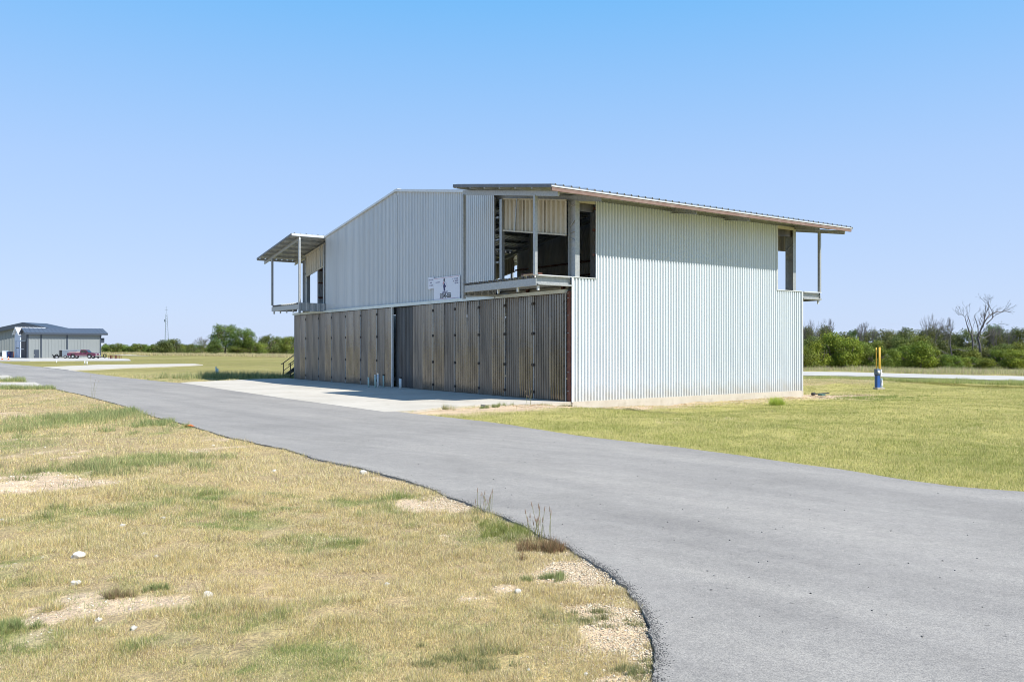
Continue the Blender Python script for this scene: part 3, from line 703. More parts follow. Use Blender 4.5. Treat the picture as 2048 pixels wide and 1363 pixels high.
# ------------------------------------------------------------------ signs
def text_mesh(s, size, m, mirror=False):
    cu = bpy.data.curves.new('txt', 'FONT'); cu.body = s; cu.size = size; cu.extrude = .002; cu.align_x = 'CENTER'; cu.align_y = 'CENTER'; cu.resolution_u = 2; cu.offset = size * .025
    o = bpy.data.objects.new('txt', cu); col.objects.link(o); bpy.context.view_layer.update()
    me = bpy.data.meshes.new_from_object(o.evaluated_get(bpy.context.evaluated_depsgraph_get())); bpy.data.objects.remove(o); bpy.data.curves.remove(cu)
    me.materials.clear(); me.materials.append(m); return me
def local_thing(name, X, Y, Z, rz=0):
    p = C0 + V * X + U * Y; return empty(name, (p.x, p.y, Z), ROT + rz)
S = local_thing('sign_board', -.075, 7.515, 4.03)     # faces -X; image left = +Y
tag(S, 'large white business sign with figure logo and phone number on the grey upper wall', 'sign')
t = MB(); t.box(-.012, .012, -.975, .975, -.455, .455); t.build('panel', M['board'], S)
for z in (-.40, .42):
    t = MB(); t.box(-.0145, -.0125, -.93, .93, z - .006, z + .006); t.build('border_line', M['pinkprint'], S)
me = text_mesh('512-845-3556', .235, M['ink']); o = link('phone_number', me, S, (-.0165, .07, -.285)); o.rotation_euler = (R(90), 0, R(-90)); o.scale = (.62, 1.1, 1)
def smudge_row(parent, y0, y1, z, h, m, n, X=-.0145):
    b = MB(); y = y0; step = (y1 - y0) / n
    for i in range(n):
        if i and random.random() < .14: continue
        a = y0 + i * step; k = random.choice((0, 1, 2)); x0, x1 = X - .002, X
        lo, hi = a + step * .12, a + step * .88; th = h * .22
        b.box(x0, x1, lo, lo + step * .22, z - h / 2, z + h / 2)
        if k != 0: b.box(x0, x1, hi - step * .22, hi, z - h / 2, z + h / 2)
        if k != 1: b.box(x0, x1, lo + step * .22 + .001, hi - step * .22 - .001, z + h / 2 - th, z + h / 2)
        b.box(x0, x1, lo + step * .22 + .001, hi - step * .22 - .001, z - th / 2, z + th / 2)
    return b.build('small_print', M['greyprint'] if m is M['ink'] else m, parent)
smudge_row(S, -.86, -.42, .335, .055, M['ink'], 11); smudge_row(S, -.88, -.42, .25, .055, M['ink'], 11); smudge_row(S, -.88, -.62, .165, .055, M['ink'], 6); smudge_row(S, .5, .84, .27, .035, M['ink'], 10)
# logo: seated figure inside a ring above a two line banner
lg = MB()
def disc(b, cy, cz, ry, rz_, n=14, X=-.0185, x1=-.0145):
    vs = [(X, cy + ry * math.cos(q), cz + rz_ * math.sin(q)) for q in [2 * math.pi * i / n for i in range(n)]]
    b.add(vs + [(x1, v[1], v[2]) for v in vs], [tuple(range(n))] + [(i, n + i, n + (i + 1) % n, (i + 1) % n) for i in range(n)])
disc(lg, .16, .33, .048, .07); lg.build('logo_head', M['ink'], S)
lg = MB(); vs = [(.20, .19), (.12, .21), (.07, .12), (.02, .10), (.03, .05), (.09, .06), (.10, 0), (.08, -.05), (.14, -.10), (.19, -.09), (.20, 0), (.23, .10)]
n = len(vs); lg.add([(-.0185, a, b) for a, b in vs] + [(-.0145, a, b) for a, b in vs], [tuple(range(n))] + [(i, n + i, n + (i + 1) % n, (i + 1) % n) for i in range(n)]); lg.build('logo_figure', M['navy'], S)
lg = MB(); lg.box(-.021, -.019, .15, .23, .19, .26); lg.build('logo_collar', M['pinkprint'], S)
lg = MB()
for i in range(26):
    a0 = R(-30 + i * 9.2); a1 = R(-30 + (i + 1) * 9.2); lg.bar((-.0155, .14 + .2 * math.cos(a0), .06 + .2 * math.sin(a0)), (-.0155, .14 + .2 * math.cos(a1), .06 + .2 * math.sin(a1)), .002, .008, (0, 0, 1)) if 0 < a0 < 3.1 and i % 1 == 0 else None
lg.build('logo_ring', M['greyprint'], S)
smudge_row(S, -.10, .36, -.125, .045, M['greyprint'], 12); smudge_row(S, -.09, .35, -.175, .045, M['greyprint'], 12)
S2 = local_thing('sign_board', -.07, 8.72, 4.31)
tag(S2, 'small plain white notice fixed beside the left edge of the large sign', 'sign')
t = MB(); t.box(-.01, .01, -.21, .21, -.235, .235); t.build('panel', M['board'], S2)
smudge_row(S2, -.17, .17, .12, .05, M['ink'], 8, -.0125); smudge_row(S2, -.08, .1, .01, .05, M['ink'], 4, -.0125); smudge_row(S2, -.17, .15, -.1, .05, M['ink'], 8, -.0125)

# ------------------------------------------------------------------ things at the building
ST = local_thing('steel_stairs', .15, 24.7, -.02)
tag(ST, 'black steel stairs with pipe handrail climbing beside the left wall', 'stairs')
rise, run = .19, .27
for s in (0, 1.1):
    t = MB(); t.bar((0, s, .05), (20 * run, s, .05 + 20 * rise), .04, .2); t.build('stringer', M['ironblack'], ST)
for i in range(20):
    t = MB(); t.box(i * run, i * run + .27, .03, 1.07, (i + 1) * rise - .03, (i + 1) * rise); t.build('tread', M['ironblack'], ST)
for s in (0, 1.1):
    t = MB()
    t.bar((-.12, s, .78), (20 * run, s, .86 + 20 * rise), .04, .04); t.bar((0, s, .42), (20 * run, s, .42 + 20 * rise), .03, .03); t.build('handrail', M['ironblack'], ST)
    for i in (0, 7, 14, 20):
        t = MB(); t.bar((i * run, s, i * rise), (i * run, s, i * rise + .84), .04, .04); t.build('rail_post', M['ironblack'], ST)
t = MB(); t.box(20 * run, 20 * run + 1.2, -.1, 1.2, 20 * rise - .02, 20 * rise + .04); t.build('landing', M['ironblack'], ST)
for a in (.1, 1.1):
    t = MB(); t.box(20 * run + a, 20 * run + a + .08, .9, .98, 0, 20 * rise - .02); t.build('landing_leg', M['ironblack'], ST)
t = local_thing('marker_ribbon', .38, 24.68, 0); t.rotation_euler.z = ROT
tag(t, 'orange marker ribbon tied to the stair handrail', 'ribbon')
r = MB(); r.add([(0, -.025, 1.10), (.05, -.03, 1.08), (.07, -.025, .82), (.04, -.035, .80), (.0, -.03, .66), (-.02, -.03, .72), (-.03, -.02, .9)], [(0, 1, 2, 3, 4, 5, 6)]); r.add([(-.02, -.032, 1.12), (.06, -.032, 1.12), (.06, .03, 1.07), (-.02, .03, 1.07)], [(0, 1, 2, 3)]); r.build('ribbon_tail', M['orange'], t)

def pipe(px, d_local, h, r, m, label, name='pipe_stub', capm=None, lean=0):
    X, Y = d_local; o = local_thing(name, X, Y, .012); tag(o, label, 'pipe', 'plastic pipe stubs standing in the concrete apron')
    t = MB(); t.cyl((0, 0, 0), (lean, 0, h), r, n=12); t.build('pipe_body', m, o, True)
    t = MB(); t.cyl((lean, 0, h + .001), (lean, 0, h + .05), r * 1.15, n=12); t.build('pipe_cap', capm or m, o)
    return o
pipe(737, (-1.05, 12.37), .39, .037, M['pvcgreen'], 'short pale green pipe stub, leftmost on the shaded apron')
pipe(752, (-.90, 12.02), .50, .042, M['pvcgreen'], 'pale green pipe stub, second from left on the shaded apron', capm=M['trim'])
pipe(759, (-.92, 11.72), .58, .036, M['pvc'], 'tall white pipe stub standing just behind the second green one', capm=M['chrome'])
pipe(762, (-.55, 11.95), .52, .036, M['pvcgreen'], 'grey green pipe stub half hidden behind the tall white one', capm=M['black'])
pipe(806, (-.45, 10.66), .44, .04, M['pvc'], 'left white pipe of the pair before the recessed door panel', capm=M['black'])
pipe(811, (-.50, 10.48), .44, .04, M['pvc'], 'right white pipe of the pair before the recessed door panel', capm=M['black'])
# lumber on the balcony corner
def offcut(X, Y, Z, l, w_, h, rz, label):
    o = local_thing('lumber_offcut', X, Y, Z, rz); tag(o, label, 'lumber', 'lumber offcuts on the right hand balcony')
    t = MB(); t.box(-l / 2, l / 2, -w_ / 2, w_ / 2, 0, h); t.build('board', M['wood'] if 'raw' in label else M['red'], o)
offcut(-1.25, .42, 3.962, .30, .42, .05, .1, 'raw pale board lying on the right balcony by its corner post')
offcut(-1.2, .75, 3.962, .26, .35, .07, -.3, 'raw blocky offcut on the right balcony, left of the pale board')
offcut(-1.2, .5, 4.014, .20, .75, .035, .12, 'dark red board stacked on top of the balcony offcuts')
# black pipe and rubble by the rear corner
o = local_thing('drain_pipe', LN + .3, -.3, -.12); tag(o, 'black drain pipe lying on bare soil at the far right corner of the building', 'pipe')
t = MB(); t.cyl((.12, 0, 0), (.95, -.1, .01), .022, n=8); t.cyl((-.02, 0, 0), (.119, 0, 0), .06, n=10); t.build('pipe_body', M['black'], o, True)
# valve box cover beside the wall
o = local_thing('valve_cover', LN + .25, -.75, -.16); tag(o, 'small dull green utility cover in the soil by the far right corner', 'cover')
t = MB(); t.box(-.12, .12, -.09, .09, 0, .06); t.build('lid', mat('dull_green', (.07, .14, .11), .6), o)

# utility meter post in the lawn
p = g(1755, 771); UM = empty('utility_meter', (p.x, p.y, -.1), R(20)); tag(UM, 'blue utility meter pedestal with tall yellow pipes standing in the lawn', 'meter')
t = MB(); t.box(-.085, .085, -.085, .085, .03, .56); t.build('pedestal', M['blue'], UM)
t = MB(); t.box(-.09, .09, -.09, .09, .562, .60); t.build('collar', M['black'], UM)
t = MB(); t.box(-.105, .07, -.09, .09, .602, .86); t.build('meter_case', mat('blue_grey_case', (.10, .15, .24), .5), UM)
t = MB(); t.cyl((-.03, -.091, .74), (-.03, -.14, .74), .062, n=14); t.build('meter_dial', M['meterwhite'], UM)
t = MB(); t.cyl((.115, 0, .03), (.115, 0, 1.84), .042, n=12); t.build('yellow_pipe', M['yellow'], UM, True)
t = MB(); t.cyl((.045, .12, .03), (.045, .12, 1.82), .022, n=12); t.build('yellow_pipe', M['yellow'], UM, True)
t = MB(); t.box(.075, .15, -.12, -.045, .55, .84); t.build('side_box', M['meterwhite'], UM)
t = MB(); t.cyl((.205, 0, .03), (.205, 0, .44), .06, n=12); t.build('white_housing', M['bluegreen'], UM)
t = MB(); t.cyl((.19, 0, .66), (.25, 0, .66), .04, n=8); t.build('side_cap', M['meterwhite'], UM)
t = MB(); t.box(.15, .24, -.085, -.065, .10, .24); t.box(.17, .22, -.084, -.066, .26, .36); t.build('warning_label', M['meterwhite'], UM)
t = MB(); t.box(-.13, .28, -.14, .14, -.05, .03); t.build('base_slab', M['footing'], UM)

# ------------------------------------------------------------------ far buildings on the left
def ribwall(b, x0, x1, y, z0, z1, pitch, sgn=-1, d=.04):
    """ribs of a far wall as real raised strips"""
    x = x0 + pitch / 2
    while x < x1: b.box(x, x + pitch * .3, min(y, y + sgn * d), max(y, y + sgn * d), z0, z1); x += pitch
def far_shed(name, corner, rz, Lx, Wy, eave, ridge, wallm, roofm, trimm, label, rib=.45, oh=.45, ohx=.9):
    o = empty(name, corner, rz); tag(o, label, 'building')
    t = MB(); t.box(0, Lx, 0, Wy, 0, eave)
    t.add([(0, 0, eave), (0, Wy, eave), (0, Wy / 2, ridge), (Lx, 0, eave), (Lx, Wy, eave), (Lx, Wy / 2, ridge)], [(0, 2, 1), (3, 4, 5)]); t.build('wall', wallm, o)
    t = MB(); ribwall(t, 0, Lx, -.002, .1, eave - .02, rib); t.build('wall_rib', wallm, o)
    sl = (ridge - eave) / (Wy / 2)
    for s in (0, 1):
        ya = -oh if s == 0 else Wy + oh; za = eave - sl * oh
        t = MB(); vs = [(-.3, ya, za + .03), (Lx + ohx, ya, za + .03), (Lx + ohx, Wy / 2, ridge + .03), (-.3, Wy / 2, ridge + .03)]
        t.add(vs + [(a, b_, c_ + .14) for a, b_, c_ in vs], [(0, 1, 2, 3), (7, 6, 5, 4), (0, 4, 5, 1), (1, 5, 6, 2), (2, 6, 7, 3), (3, 7, 4, 0)] if s else [(3, 2, 1, 0), (4, 5, 6, 7), (0, 1, 5, 4), (1, 2, 6, 5), (2, 3, 7, 6), (3, 0, 4, 7)])
        x = 0
        while x < Lx + ohx - .1:
            t.bar((x, ya, za + .19), (x, Wy / 2, ridge + .19), .05, .04); x += .6
        t.build('roof', roofm, o)
    t = MB(); t.box(-.3, Lx + ohx, -oh - .06, -oh - .003, eave - sl * oh - .12, eave - sl * oh + .18); t.build('fascia', trimm, o)
    for xx in (-.33, Lx + ohx + .01):
        for (ya, za, yb, zb) in ((-oh, eave - sl * oh, Wy / 2, ridge), (Wy + oh, eave - sl * oh, Wy / 2, ridge)):
            t = MB(); t.bar((xx, ya, za + .08), (xx, yb, zb + .08), .05, .22); t.build('rake_trim', trimm, o)
    return o
Z1 = FPX * EYE / (716.2 - HZ)
c1 = at(54, Z1)
A = far_shed('metal_hangar', c1, ROT, 10.4, 8.2, 3.85, 4.62, M['fargrey'], M['farroof'], M['fardark'], 'grey ribbed metal hangar with slate blue roof and small dark door')
for x in (.02, 1.82, 5.42, 10.22):
    t = MB(); t.box(x, x + .17, -.10, -.045, 0, 3.7); t.build('downpipe', M['fardark'], A)
t = MB(); t.box(.94, 1.62, -.08, -.045, .02, 1.32); D = t.build('door', M['fardark'], A)
t = MB(); t.box(.97, 1.04, -.12, -.085, .5, .58); t.build('handle', M['white'], D)
# open end: interior darkness painted as a flat dark panel, with a pale rail
t = MB(); t.box(-.06, -.004, .15, 8.05, 0, 3.8); t.add([(-.03, .1, 3.81), (-.03, 8.1, 3.81), (-.03, 4.1, 4.55)], [(0, 1, 2)]); t.build('end_cladding', M['fardark'], A)
t = MB(); t.box(-.12, -.065, .8, 7.4, 0, 2.6); t.build('dark_doorway', M['doorway'], A)
t = MB(); t.box(-.2, -.13, .5, 8.0, 2.66, 2.8); t.build('door_track', M['mast'], A)
t = MB(); t.box(-.16, -.122, 3.0, 8.4, 1.35, 1.44); t.build('gate_bar', M['white'], A)
t = MB(); t.box(10.42, 10.9, .1, .8, 2.4, 3.2); ac = t.build('vent_box', M['fardark'], A)
t = MB(); t.box(10.42, 10.9, .15, .75, 2.25, 2.35); t.build('bracket', M['white'], ac)

Z2 = FPX * EYE / (714.6 - HZ); c2 = at(40, Z2)
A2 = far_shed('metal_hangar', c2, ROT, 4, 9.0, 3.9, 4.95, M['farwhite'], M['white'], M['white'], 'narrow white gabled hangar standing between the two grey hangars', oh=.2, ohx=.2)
t = MB(); t.box(-.08, -.005, .6, 5.2, 0, 2.7); t.build('sliding_door', M['farwhite'], A2)
t = MB(); t.box(-.14, -.085, 5.25, 5.5, 0, 2.8); t.build('door_edge', M['fardark'], A2)
t = MB(); t.box(-.14, -.085, .6, 5.2, 1.5, 1.62); t.build('cross_rail', M['fardark'], A2)

Z3 = 158.; A3 = empty('metal_hangar', at(-58, Z3), R(0.5)); tag(A3, 'large grey gabled hangar with deep charcoal fascia, farthest left', 'building')
wpx = Z3 / FPX; w3 = 216 * wpx; rdg = EYE + (HZ - 645) * wpx; ev = rdg - 108 * wpx * .22
t = MB(); t.add([(0, 0, 0), (w3, 0, 0), (w3, 0, ev - .2), (w3 / 2, 0, rdg - .2), (0, 0, ev - .2), (0, 7, 0), (w3, 7, 0), (w3, 7, ev - .2), (w3 / 2, 7, rdg - .2), (0, 7, ev - .2)], [(0, 1, 2, 3, 4), (9, 8, 7, 6, 5), (1, 6, 7, 2), (0, 4, 9, 5)]); t.build('wall', M['fargrey'], A3)
t = MB(); x = .3
while x < w3:
    zt = ev + (rdg - ev) * (1 - abs(x - w3 / 2) / (w3 / 2)) - .9; t.box(x, x + .14, -.05, -.003, .05, zt); x += .5
t.build('wall_rib', M['fargrey'], A3)
for sgn in (0, 1):
    xa = -.6 if sgn == 0 else w3 + .6; za = ev - .2
    t = MB(); t.add([(xa, -.8, za), (w3 / 2, -.8, rdg - .1), (w3 / 2, 7.5, rdg - .1), (xa, 7.5, za), (xa, -.8, za + .15), (w3 / 2, -.8, rdg + .05), (w3 / 2, 7.5, rdg + .05), (xa, 7.5, za + .15)], [(0, 1, 2, 3), (7, 6, 5, 4), (0, 4, 5, 1), (1, 5, 6, 2), (2, 6, 7, 3), (3, 7, 4, 0)]); t.build('roof', M['fardark'], A3)
    t = MB(); t.add([(xa, -.83, za - .55), (w3 / 2, -.83, rdg - .75), (w3 / 2, -.83, rdg + .05), (xa, -.83, za + .15)], [(0, 1, 2, 3)] if sgn == 0 else [(3, 2, 1, 0)]); t.add([(xa, -.7, za - .55), (w3 / 2, -.7, rdg - .75), (w3 / 2, -.7, rdg - .12), (xa, -.7, za - .02)], [(3, 2, 1, 0)] if sgn == 0 else [(0, 1, 2, 3)]); t.add([(xa, -.83, za - .55), (w3 / 2, -.83, rdg - .75), (w3 / 2, -.7, rdg - .75), (xa, -.7, za - .55)], [(0, 1, 2, 3)]); t.build('fascia', M['fardark'], A3)
t = MB(); t.box(0, 64 * wpx, -.12, -.055, 0, .75); t.build('wall_skirt', M['fardark'], A3)

# objects in the gravel yard
def ground_thing(name, px, py, label, cat, rz=0, group=None, d=None):
    p = g(px, py) if d is None else at(px, d); o = empty(name, (p.x, p.y, 0.03), rz); tag(o, label, cat, group); return o
s_ = g(0, 715).y / FPX
o = ground_thing('storage_cabinet', 10, 714.8, 'tall white cabinet with a pale blue side next to the blue dumpster', 'cabinet', R(10))
t = MB(); t.box(-.3, .3, -.3, .3, 0, 1.12); t.build('cabinet_body', M['white'], o); t = MB(); t.box(.302, .55, -.28, .28, 0, 1.05); t.build('side_panel', M['bluegreen'], o)
t = MB(); t.box(-.34, .34, -.34, .34, 1.122, 1.16); t.build('cabinet_top', M['white'], o)
o = ground_thing('dumpster', 20, 715, 'dark blue dumpster standing before the far hangars', 'dumpster', R(8))
t = MB(); t.add([(-.3, -.3, 0), (.3, -.3, 0), (.3, .3, 0), (-.3, .3, 0), (-.36, -.36, .88), (.36, -.36, .88), (.36, .36, .95), (-.36, .36, .95)], [(3, 2, 1, 0), (4, 5, 6, 7), (0, 1, 5, 4), (1, 2, 6, 5), (2, 3, 7, 6), (3, 0, 4, 7)]); t.build('bin', M['dumpblue'], o)
t = MB(); t.bar((-.38, 0, .95), (.38, 0, .95), .78, .05); t.build('lid', M['dumpblue'], o)
t = MB(); t.box(-.12, .12, -.375, -.35, .6, .75); t.build('label_plate', M['red'], o)
o = ground_thing('barrel', 25.5, 714.6, 'rusty red barrel right of the blue dumpster', 'barrel')
t = MB(); t.cyl((0, 0, .0), (0, 0, .9), .18, n=12); t.build('drum', M['rustrack'], o, True); t = MB(); t.cyl((0, 0, .3), (0, 0, .33), .2, n=12); t.cyl((0, 0, .6), (0, 0, .63), .2, n=12); t.build('hoop', M['rustrack'], o)
for px, lab in ((4.5, 'orange traffic cone at the left edge, near the white cabinet'), (17, 'orange traffic cone in front of the blue dumpster')):
    o = ground_thing('traffic_cone', px, 719.5, lab, 'cone', group='traffic cones on the gravel yard')
    t = MB(); t.cyl((0, 0, .03), (0, 0, .44), .11, .025, n=10); t.build('cone_body', M['orange'], o, True); t = MB(); t.box(-.18, .18, -.18, .18, 0, .029); t.build('base', M['orange'], o)
    t = MB(); t.cyl((0, 0, .2), (0, 0, .29), .075, .056, n=10); t.build('reflective_band', M['white'], o)
# trailer
dT = 127.2; sT = dT / FPX
o = ground_thing('cargo_trailer', 119, 715, 'grey enclosed cargo trailer parked behind the maroon pickup', 'trailer', R(4), d=dT)
Lt = 35 * sT; Ht = 17.5 * sT
t = MB(); t.box(.42, Lt, -.1, 1.5, .28, Ht); t.build('trailer_box', M['traileralu'], o)
t = MB(); t.box(0, .418, -.08, 1.48, .2, Ht - .02); t.build('dark_nose', M['black'], o)
t = MB(); t.box(.0, Lt + .02, -.13, -.102, Ht - .06, Ht); t.build('roof_trim', M['trim'], o)
for x in (.9, 1.55):
    t = MB(); t.cyl((x, -.16, .24), (x, 0, .24), .24, n=14); wh = t.build('wheel', M['rubber'], o)
    t = MB(); t.cyl((x, -.18, .24), (x, -.161, .24), .12, n=10); t.build('rim', M['chrome'], wh)
t = MB(); t.bar((-.7, .7, .28), (0, .7, .3), .06, .06); t.bar((-.7, .7, .28), (-.7, .7, .05), .05, .05); t.build('tongue', M['black'], o)
o = ground_thing('parts_heap', 112, 715, 'small dark heap of machine parts left of the trailer', 'scrap', d=dT)
t = MB()
for i in range(9):
    a = random.uniform(-.35, .35); b_ = random.uniform(-.3, .3); t.bar((a, b_, 0), (a + random.uniform(-.4, .4), b_, random.uniform(.2, .7)), .1, .12)
t.cyl((.25, -.1, .25), (.25, .1, .25), .22, n=10); t.build('scrap_metal', M['black'], o); t = MB(); t.box(.1, .4, -.3, -.2, .05, .28); t.build('bright_bracket', M['chrome'], o)
# pickup truck (side view, nose to the right)
dP = FPX * EYE / (717.0 - HZ); sP = dP / FPX
TK = ground_thing('pickup_truck', 134, 717, 'maroon pickup truck parked in front of the grey hangar', 'truck', R(3), d=dP)
k = 56 * sP / 5.4       # scale to the size seen
def prof(pts, y0, y1):
    b = MB(); n = len(pts); b.add([(x * k, y0 * k, z * k) for x, z in pts] + [(x * k, y1 * k, z * k) for x, z in pts], [tuple(range(n)), tuple(range(2 * n - 1, n - 1, -1))] + [(i, n + i, n + (i + 1) % n, (i + 1) % n) for i in range(n)]); return b
body = [(0, .55), (.45, .50), (.62, .50), (.72, .78), (.95, .92), (1.25, .92), (1.45, .78), (1.55, .5), (3.75, .48), (3.82, .78), (4.05, .92), (4.35, .92), (4.58, .78), (4.66, .5), (5.15, .45), (5.38, .52), (5.40, .80), (5.34, .98), (5.1, 1.05), (4.2, 1.12), (4.05, 1.14), (2.35, 1.14), (2.33, 1.10), (.02, 1.08)]
prof(body, 0, 1.85).build('truck_body', M['truck'], TK)
prof([(2.38, 1.145), (3.95, 1.145), (3.45, 1.66), (3.3, 1.70), (2.6, 1.70), (2.48, 1.64)], .12, 1.73).build('cab_roof', M['truck'], TK)
prof([(2.55, 1.2), (3.05, 1.2), (3.05, 1.6), (2.62, 1.6)], .105, .117).build('side_window', M['glass'], TK); prof([(3.1, 1.2), (3.72, 1.2), (3.38, 1.6), (3.1, 1.6)], .105, .117).build('side_window', M['glass'], TK)
t = MB(); t.add([(x * k, y * k, z * k) for x, y, z in ((3.97, .2, 1.17), (3.97, 1.65, 1.17), (3.49, 1.6, 1.64), (3.49, .25, 1.64))], [(0, 1, 2, 3)]); t.build('windshield', M['glass'], TK)
prof([(.2, 1.085), (1.7, 1.085), (1.66, 1.30), (.25, 1.30)], .15, 1.6).build('bed_load', M['trucktan'], TK)
for x in (1.08, 4.2):
    for y in (.02, 1.62):
        t = MB(); t.cyl((x * k, (y - .03) * k, .38 * k), (x * k, (y + .22) * k, .38 * k), .38 * k, n=20); wh = t.build('wheel', M['rubber'], TK, False)
        t = MB(); yy = y - .04; t.cyl((x * k, yy * k - .01, .38 * k), (x * k, yy * k, .38 * k), .2 * k, n=12); t.build('rim', M['chrome'], wh)
prof([(5.28, .42), (5.5, .45), (5.5, .62), (5.3, .62)], .05, 1.8).build('front_bumper', M['chrome'], TK); prof([(-.12, .5), (.0, .5), (.0, .68), (-.12, .68)], .1, 1.75).build('rear_bumper', M['chrome'], TK)
for y in (.05, 1.5): prof([(5.33, .72), (5.41, .72), (5.38, .9), (5.33, .9)], y, y + .3).build('headlight', M['white'], TK)
prof([(3.55, 1.18), (3.68, 1.18), (3.68, 1.34), (3.55, 1.34)], -.16, .0).build('side_mirror', M['black'], TK)
prof([(1.6, .70), (3.7, .70), (3.7, .74), (1.6, .74)], -.012, -.002).build('side_stripe', M['trucktan'], TK)
prof([(2.9, 1.0), (3.02, 1.0), (3.02, 1.03), (2.9, 1.03)], -.02, -.003).build('door_handle', M['chrome'], TK)
# hitch bits, tyre, rack
o = ground_thing('utility_trailer', 198, 715, 'low black utility trailer in front of the maroon pickup', 'trailer', d=dT)
t = MB(); t.box(-.5, .45, -.3, .5, .16, .24); t.bar((.45, 0, .2), (.9, 0, .2), .06, .06); t.build('deck', M['black'], o)
t = MB(); t.cyl((.05, -.38, .16), (.05, -.3, .16), .16, n=12); t.build('wheel', M['rubber'], o); t = MB(); t.box(-.15, .12, -.1, .2, .242, .46); t.build('white_tank', M['white'], o)
o = ground_thing('spare_tyre', 209.5, 716, 'black tyre standing upright between the trailer and the rusty rack', 'tyre')
t = MB()
for i in range(16):
    a0 = 2 * math.pi * i / 16; a1 = 2 * math.pi * (i + 1) / 16; t.bar((.22 * math.cos(a0), 0, .32 + .22 * math.sin(a0) * 1.2), (.22 * math.cos(a1), 0, .32 + .22 * math.sin(a1) * 1.2), .16, .1)
t.build('tyre_ring', M['rubber'], o)
o = ground_thing('steel_rack', 230, 717.2, 'low rusty red steel rack at the edge of the gravel yard', 'rack', R(2))
hl = 10.8 * g(0, 717.2).y / FPX
t = MB(); t.box(-hl, hl, -.35, .35, .44, .50); t.build('rack_top', M['rustrack'], o)
for i in range(9):
    x = -hl + .04 + i * (2 * hl - .08) / 8; t = MB(); t.box(x - .035, x + .035, -.34, -.28, 0, .438); t.build('rack_leg', M['rustrack'], o)
for i in (0, 4, 8):
    x = -hl + .04 + i * (2 * hl - .08) / 8; t = MB(); t.box(x - .035, x + .035, .28, .34, 0, .438); t.build('rack_leg', M['rustrack'], o)
for px, py, hpx, lab in ((113, 725.4, 5.2, 'white cleanout pipe in the grass before the trailer, on its own'), (169.5, 728, 6.5, 'left white cleanout pipe of the pair below the maroon pickup'), (174, 729.3, 6.8, 'right white cleanout pipe of the pair below the maroon pickup')):
    p = g(px, py); s = p.y / FPX; o = empty('cleanout_pipe', (p.x, p.y, -.02)); tag(o, lab, 'pipe', 'white cleanout pipes in the grass')
    t = MB(); t.cyl((0, 0, 0), (0, 0, hpx * s), .95 * s, n=10); t.build('pipe_body', M['pvc'], o, True); t = MB(); t.cyl((0, 0, hpx * s + .001), (0, 0, hpx * s + .04), 1.15 * s, n=10); t.build('pipe_cap', M['white'], o)
p = g(434, 754); s = p.y / FPX; o = empty('cleanout_post', (p.x, p.y, -.03)); tag(o, 'pale green twin cleanout posts beside the weeds at the apron end', 'pipe')
for q in (-2.0, 1.8):
    t = MB(); t.cyl((q * s, 0, 0), (q * s, 0, (20 - q) * s), 1.2 * s, n=10); t.build('pipe_body', M['pvcgreen'], o, True)
t = MB(); t.box(-.9 * s, .6 * s, .0, .01, 3 * s, 19 * s); t.build('shadowed_web', M['pvc'], o)
# mast
dM = 320.; pM = at(332.5, dM); mm = empty('lattice_mast', (pM.x, pM.y, 0)); tag(mm, 'tall thin lattice radio mast rising behind the left tree line', 'mast')
sM = dM / FPX; top = EYE + (HZ - 612) * sM
for q in range(3):
    a = 2 * math.pi * q / 3 + .3
    t = MB(); t.bar((1.1 * math.cos(a), 1.1 * math.sin(a), 0), (.28 * math.cos(a), .28 * math.sin(a), top - 3), .12, .12); t.build('mast_leg', M['mast'], mm)
t = MB(); z = 1.0; i = 0
while z < top - 4:
    f0 = 1.1 - .82 * z / (top - 3); f1 = 1.1 - .82 * (z + 1.0) / (top - 3)
    for q in range(3):
        a = 2 * math.pi * q / 3 + .3; b_ = 2 * math.pi * (q + 1) / 3 + .3
        t.bar((f0 * math.cos(a), f0 * math.sin(a), z), (f1 * math.cos(b_), f1 * math.sin(b_), z + 1), .05, .05)
    z += 1
t.build('lattice_brace', M['mast'], mm)
t = MB(); t.bar((0, 0, top - 3), (0, 0, top), .09, .09); t.build('antenna', M['mast'], mm)
t = MB(); t.bar((-.55, 0, top - 1.4), (.55, 0, top - 1.4), .09, .09); t.bar((-.35, 0, top - .5), (.4, 0, top - .5), .06, .06); t.build('cross_arm', M['mast'], mm)
t = MB(); t.box(-.75, -.4, -.1, .1, top - 6.0, top - 5.0); t.build('dish', M['mast'], mm)

# ------------------------------------------------------------------ trees
def tubes(segs, n=5):
    b = MB()
    for a, c, r0, r1 in segs: b.cyl(a, c, r0, r1, n=n, cap=False)
    return b
def branch(segs, p, d, L, r, depth, rnd, curl=.35, droop=0, kids=(2, 3), shrink=.72):
    steps = 3; q = Vector(p); d = Vector(d).normalized()
    for i in range(steps):
        e = q + d * (L / steps); r1 = r * (1 - .13 * (i + 1) / 1.0) if i < steps else r
        segs.append((q.copy(), e.copy(), r * (1 - .12 * i), r * (1 - .12 * (i + 1)))); q = e
        d = (d + Vector((rnd.uniform(-1, 1), rnd.uniform(-1, 1), rnd.uniform(-.6, .8) - droop)) * curl).normalized()
        if depth > 0 and i >= 1 and rnd.random() < .45:
            dd = (d + Vector((rnd.uniform(-1, 1), rnd.uniform(-1, 1), rnd.uniform(-.2, .8))) * .9).normalized(); branch(segs, q, dd, L * shrink * .8, r * .45, depth - 1, rnd, curl, droop, kids, shrink)
    if depth > 0:
        for _ in range(rnd.randint(*kids)):
            dd = (d + Vector((rnd.uniform(-1, 1), rnd.uniform(-1, 1), rnd.uniform(-.3, .7))) * .75).normalized(); branch(segs, q, dd, L * shrink, r * .62, depth - 1, rnd, curl, droop, kids, shrink)

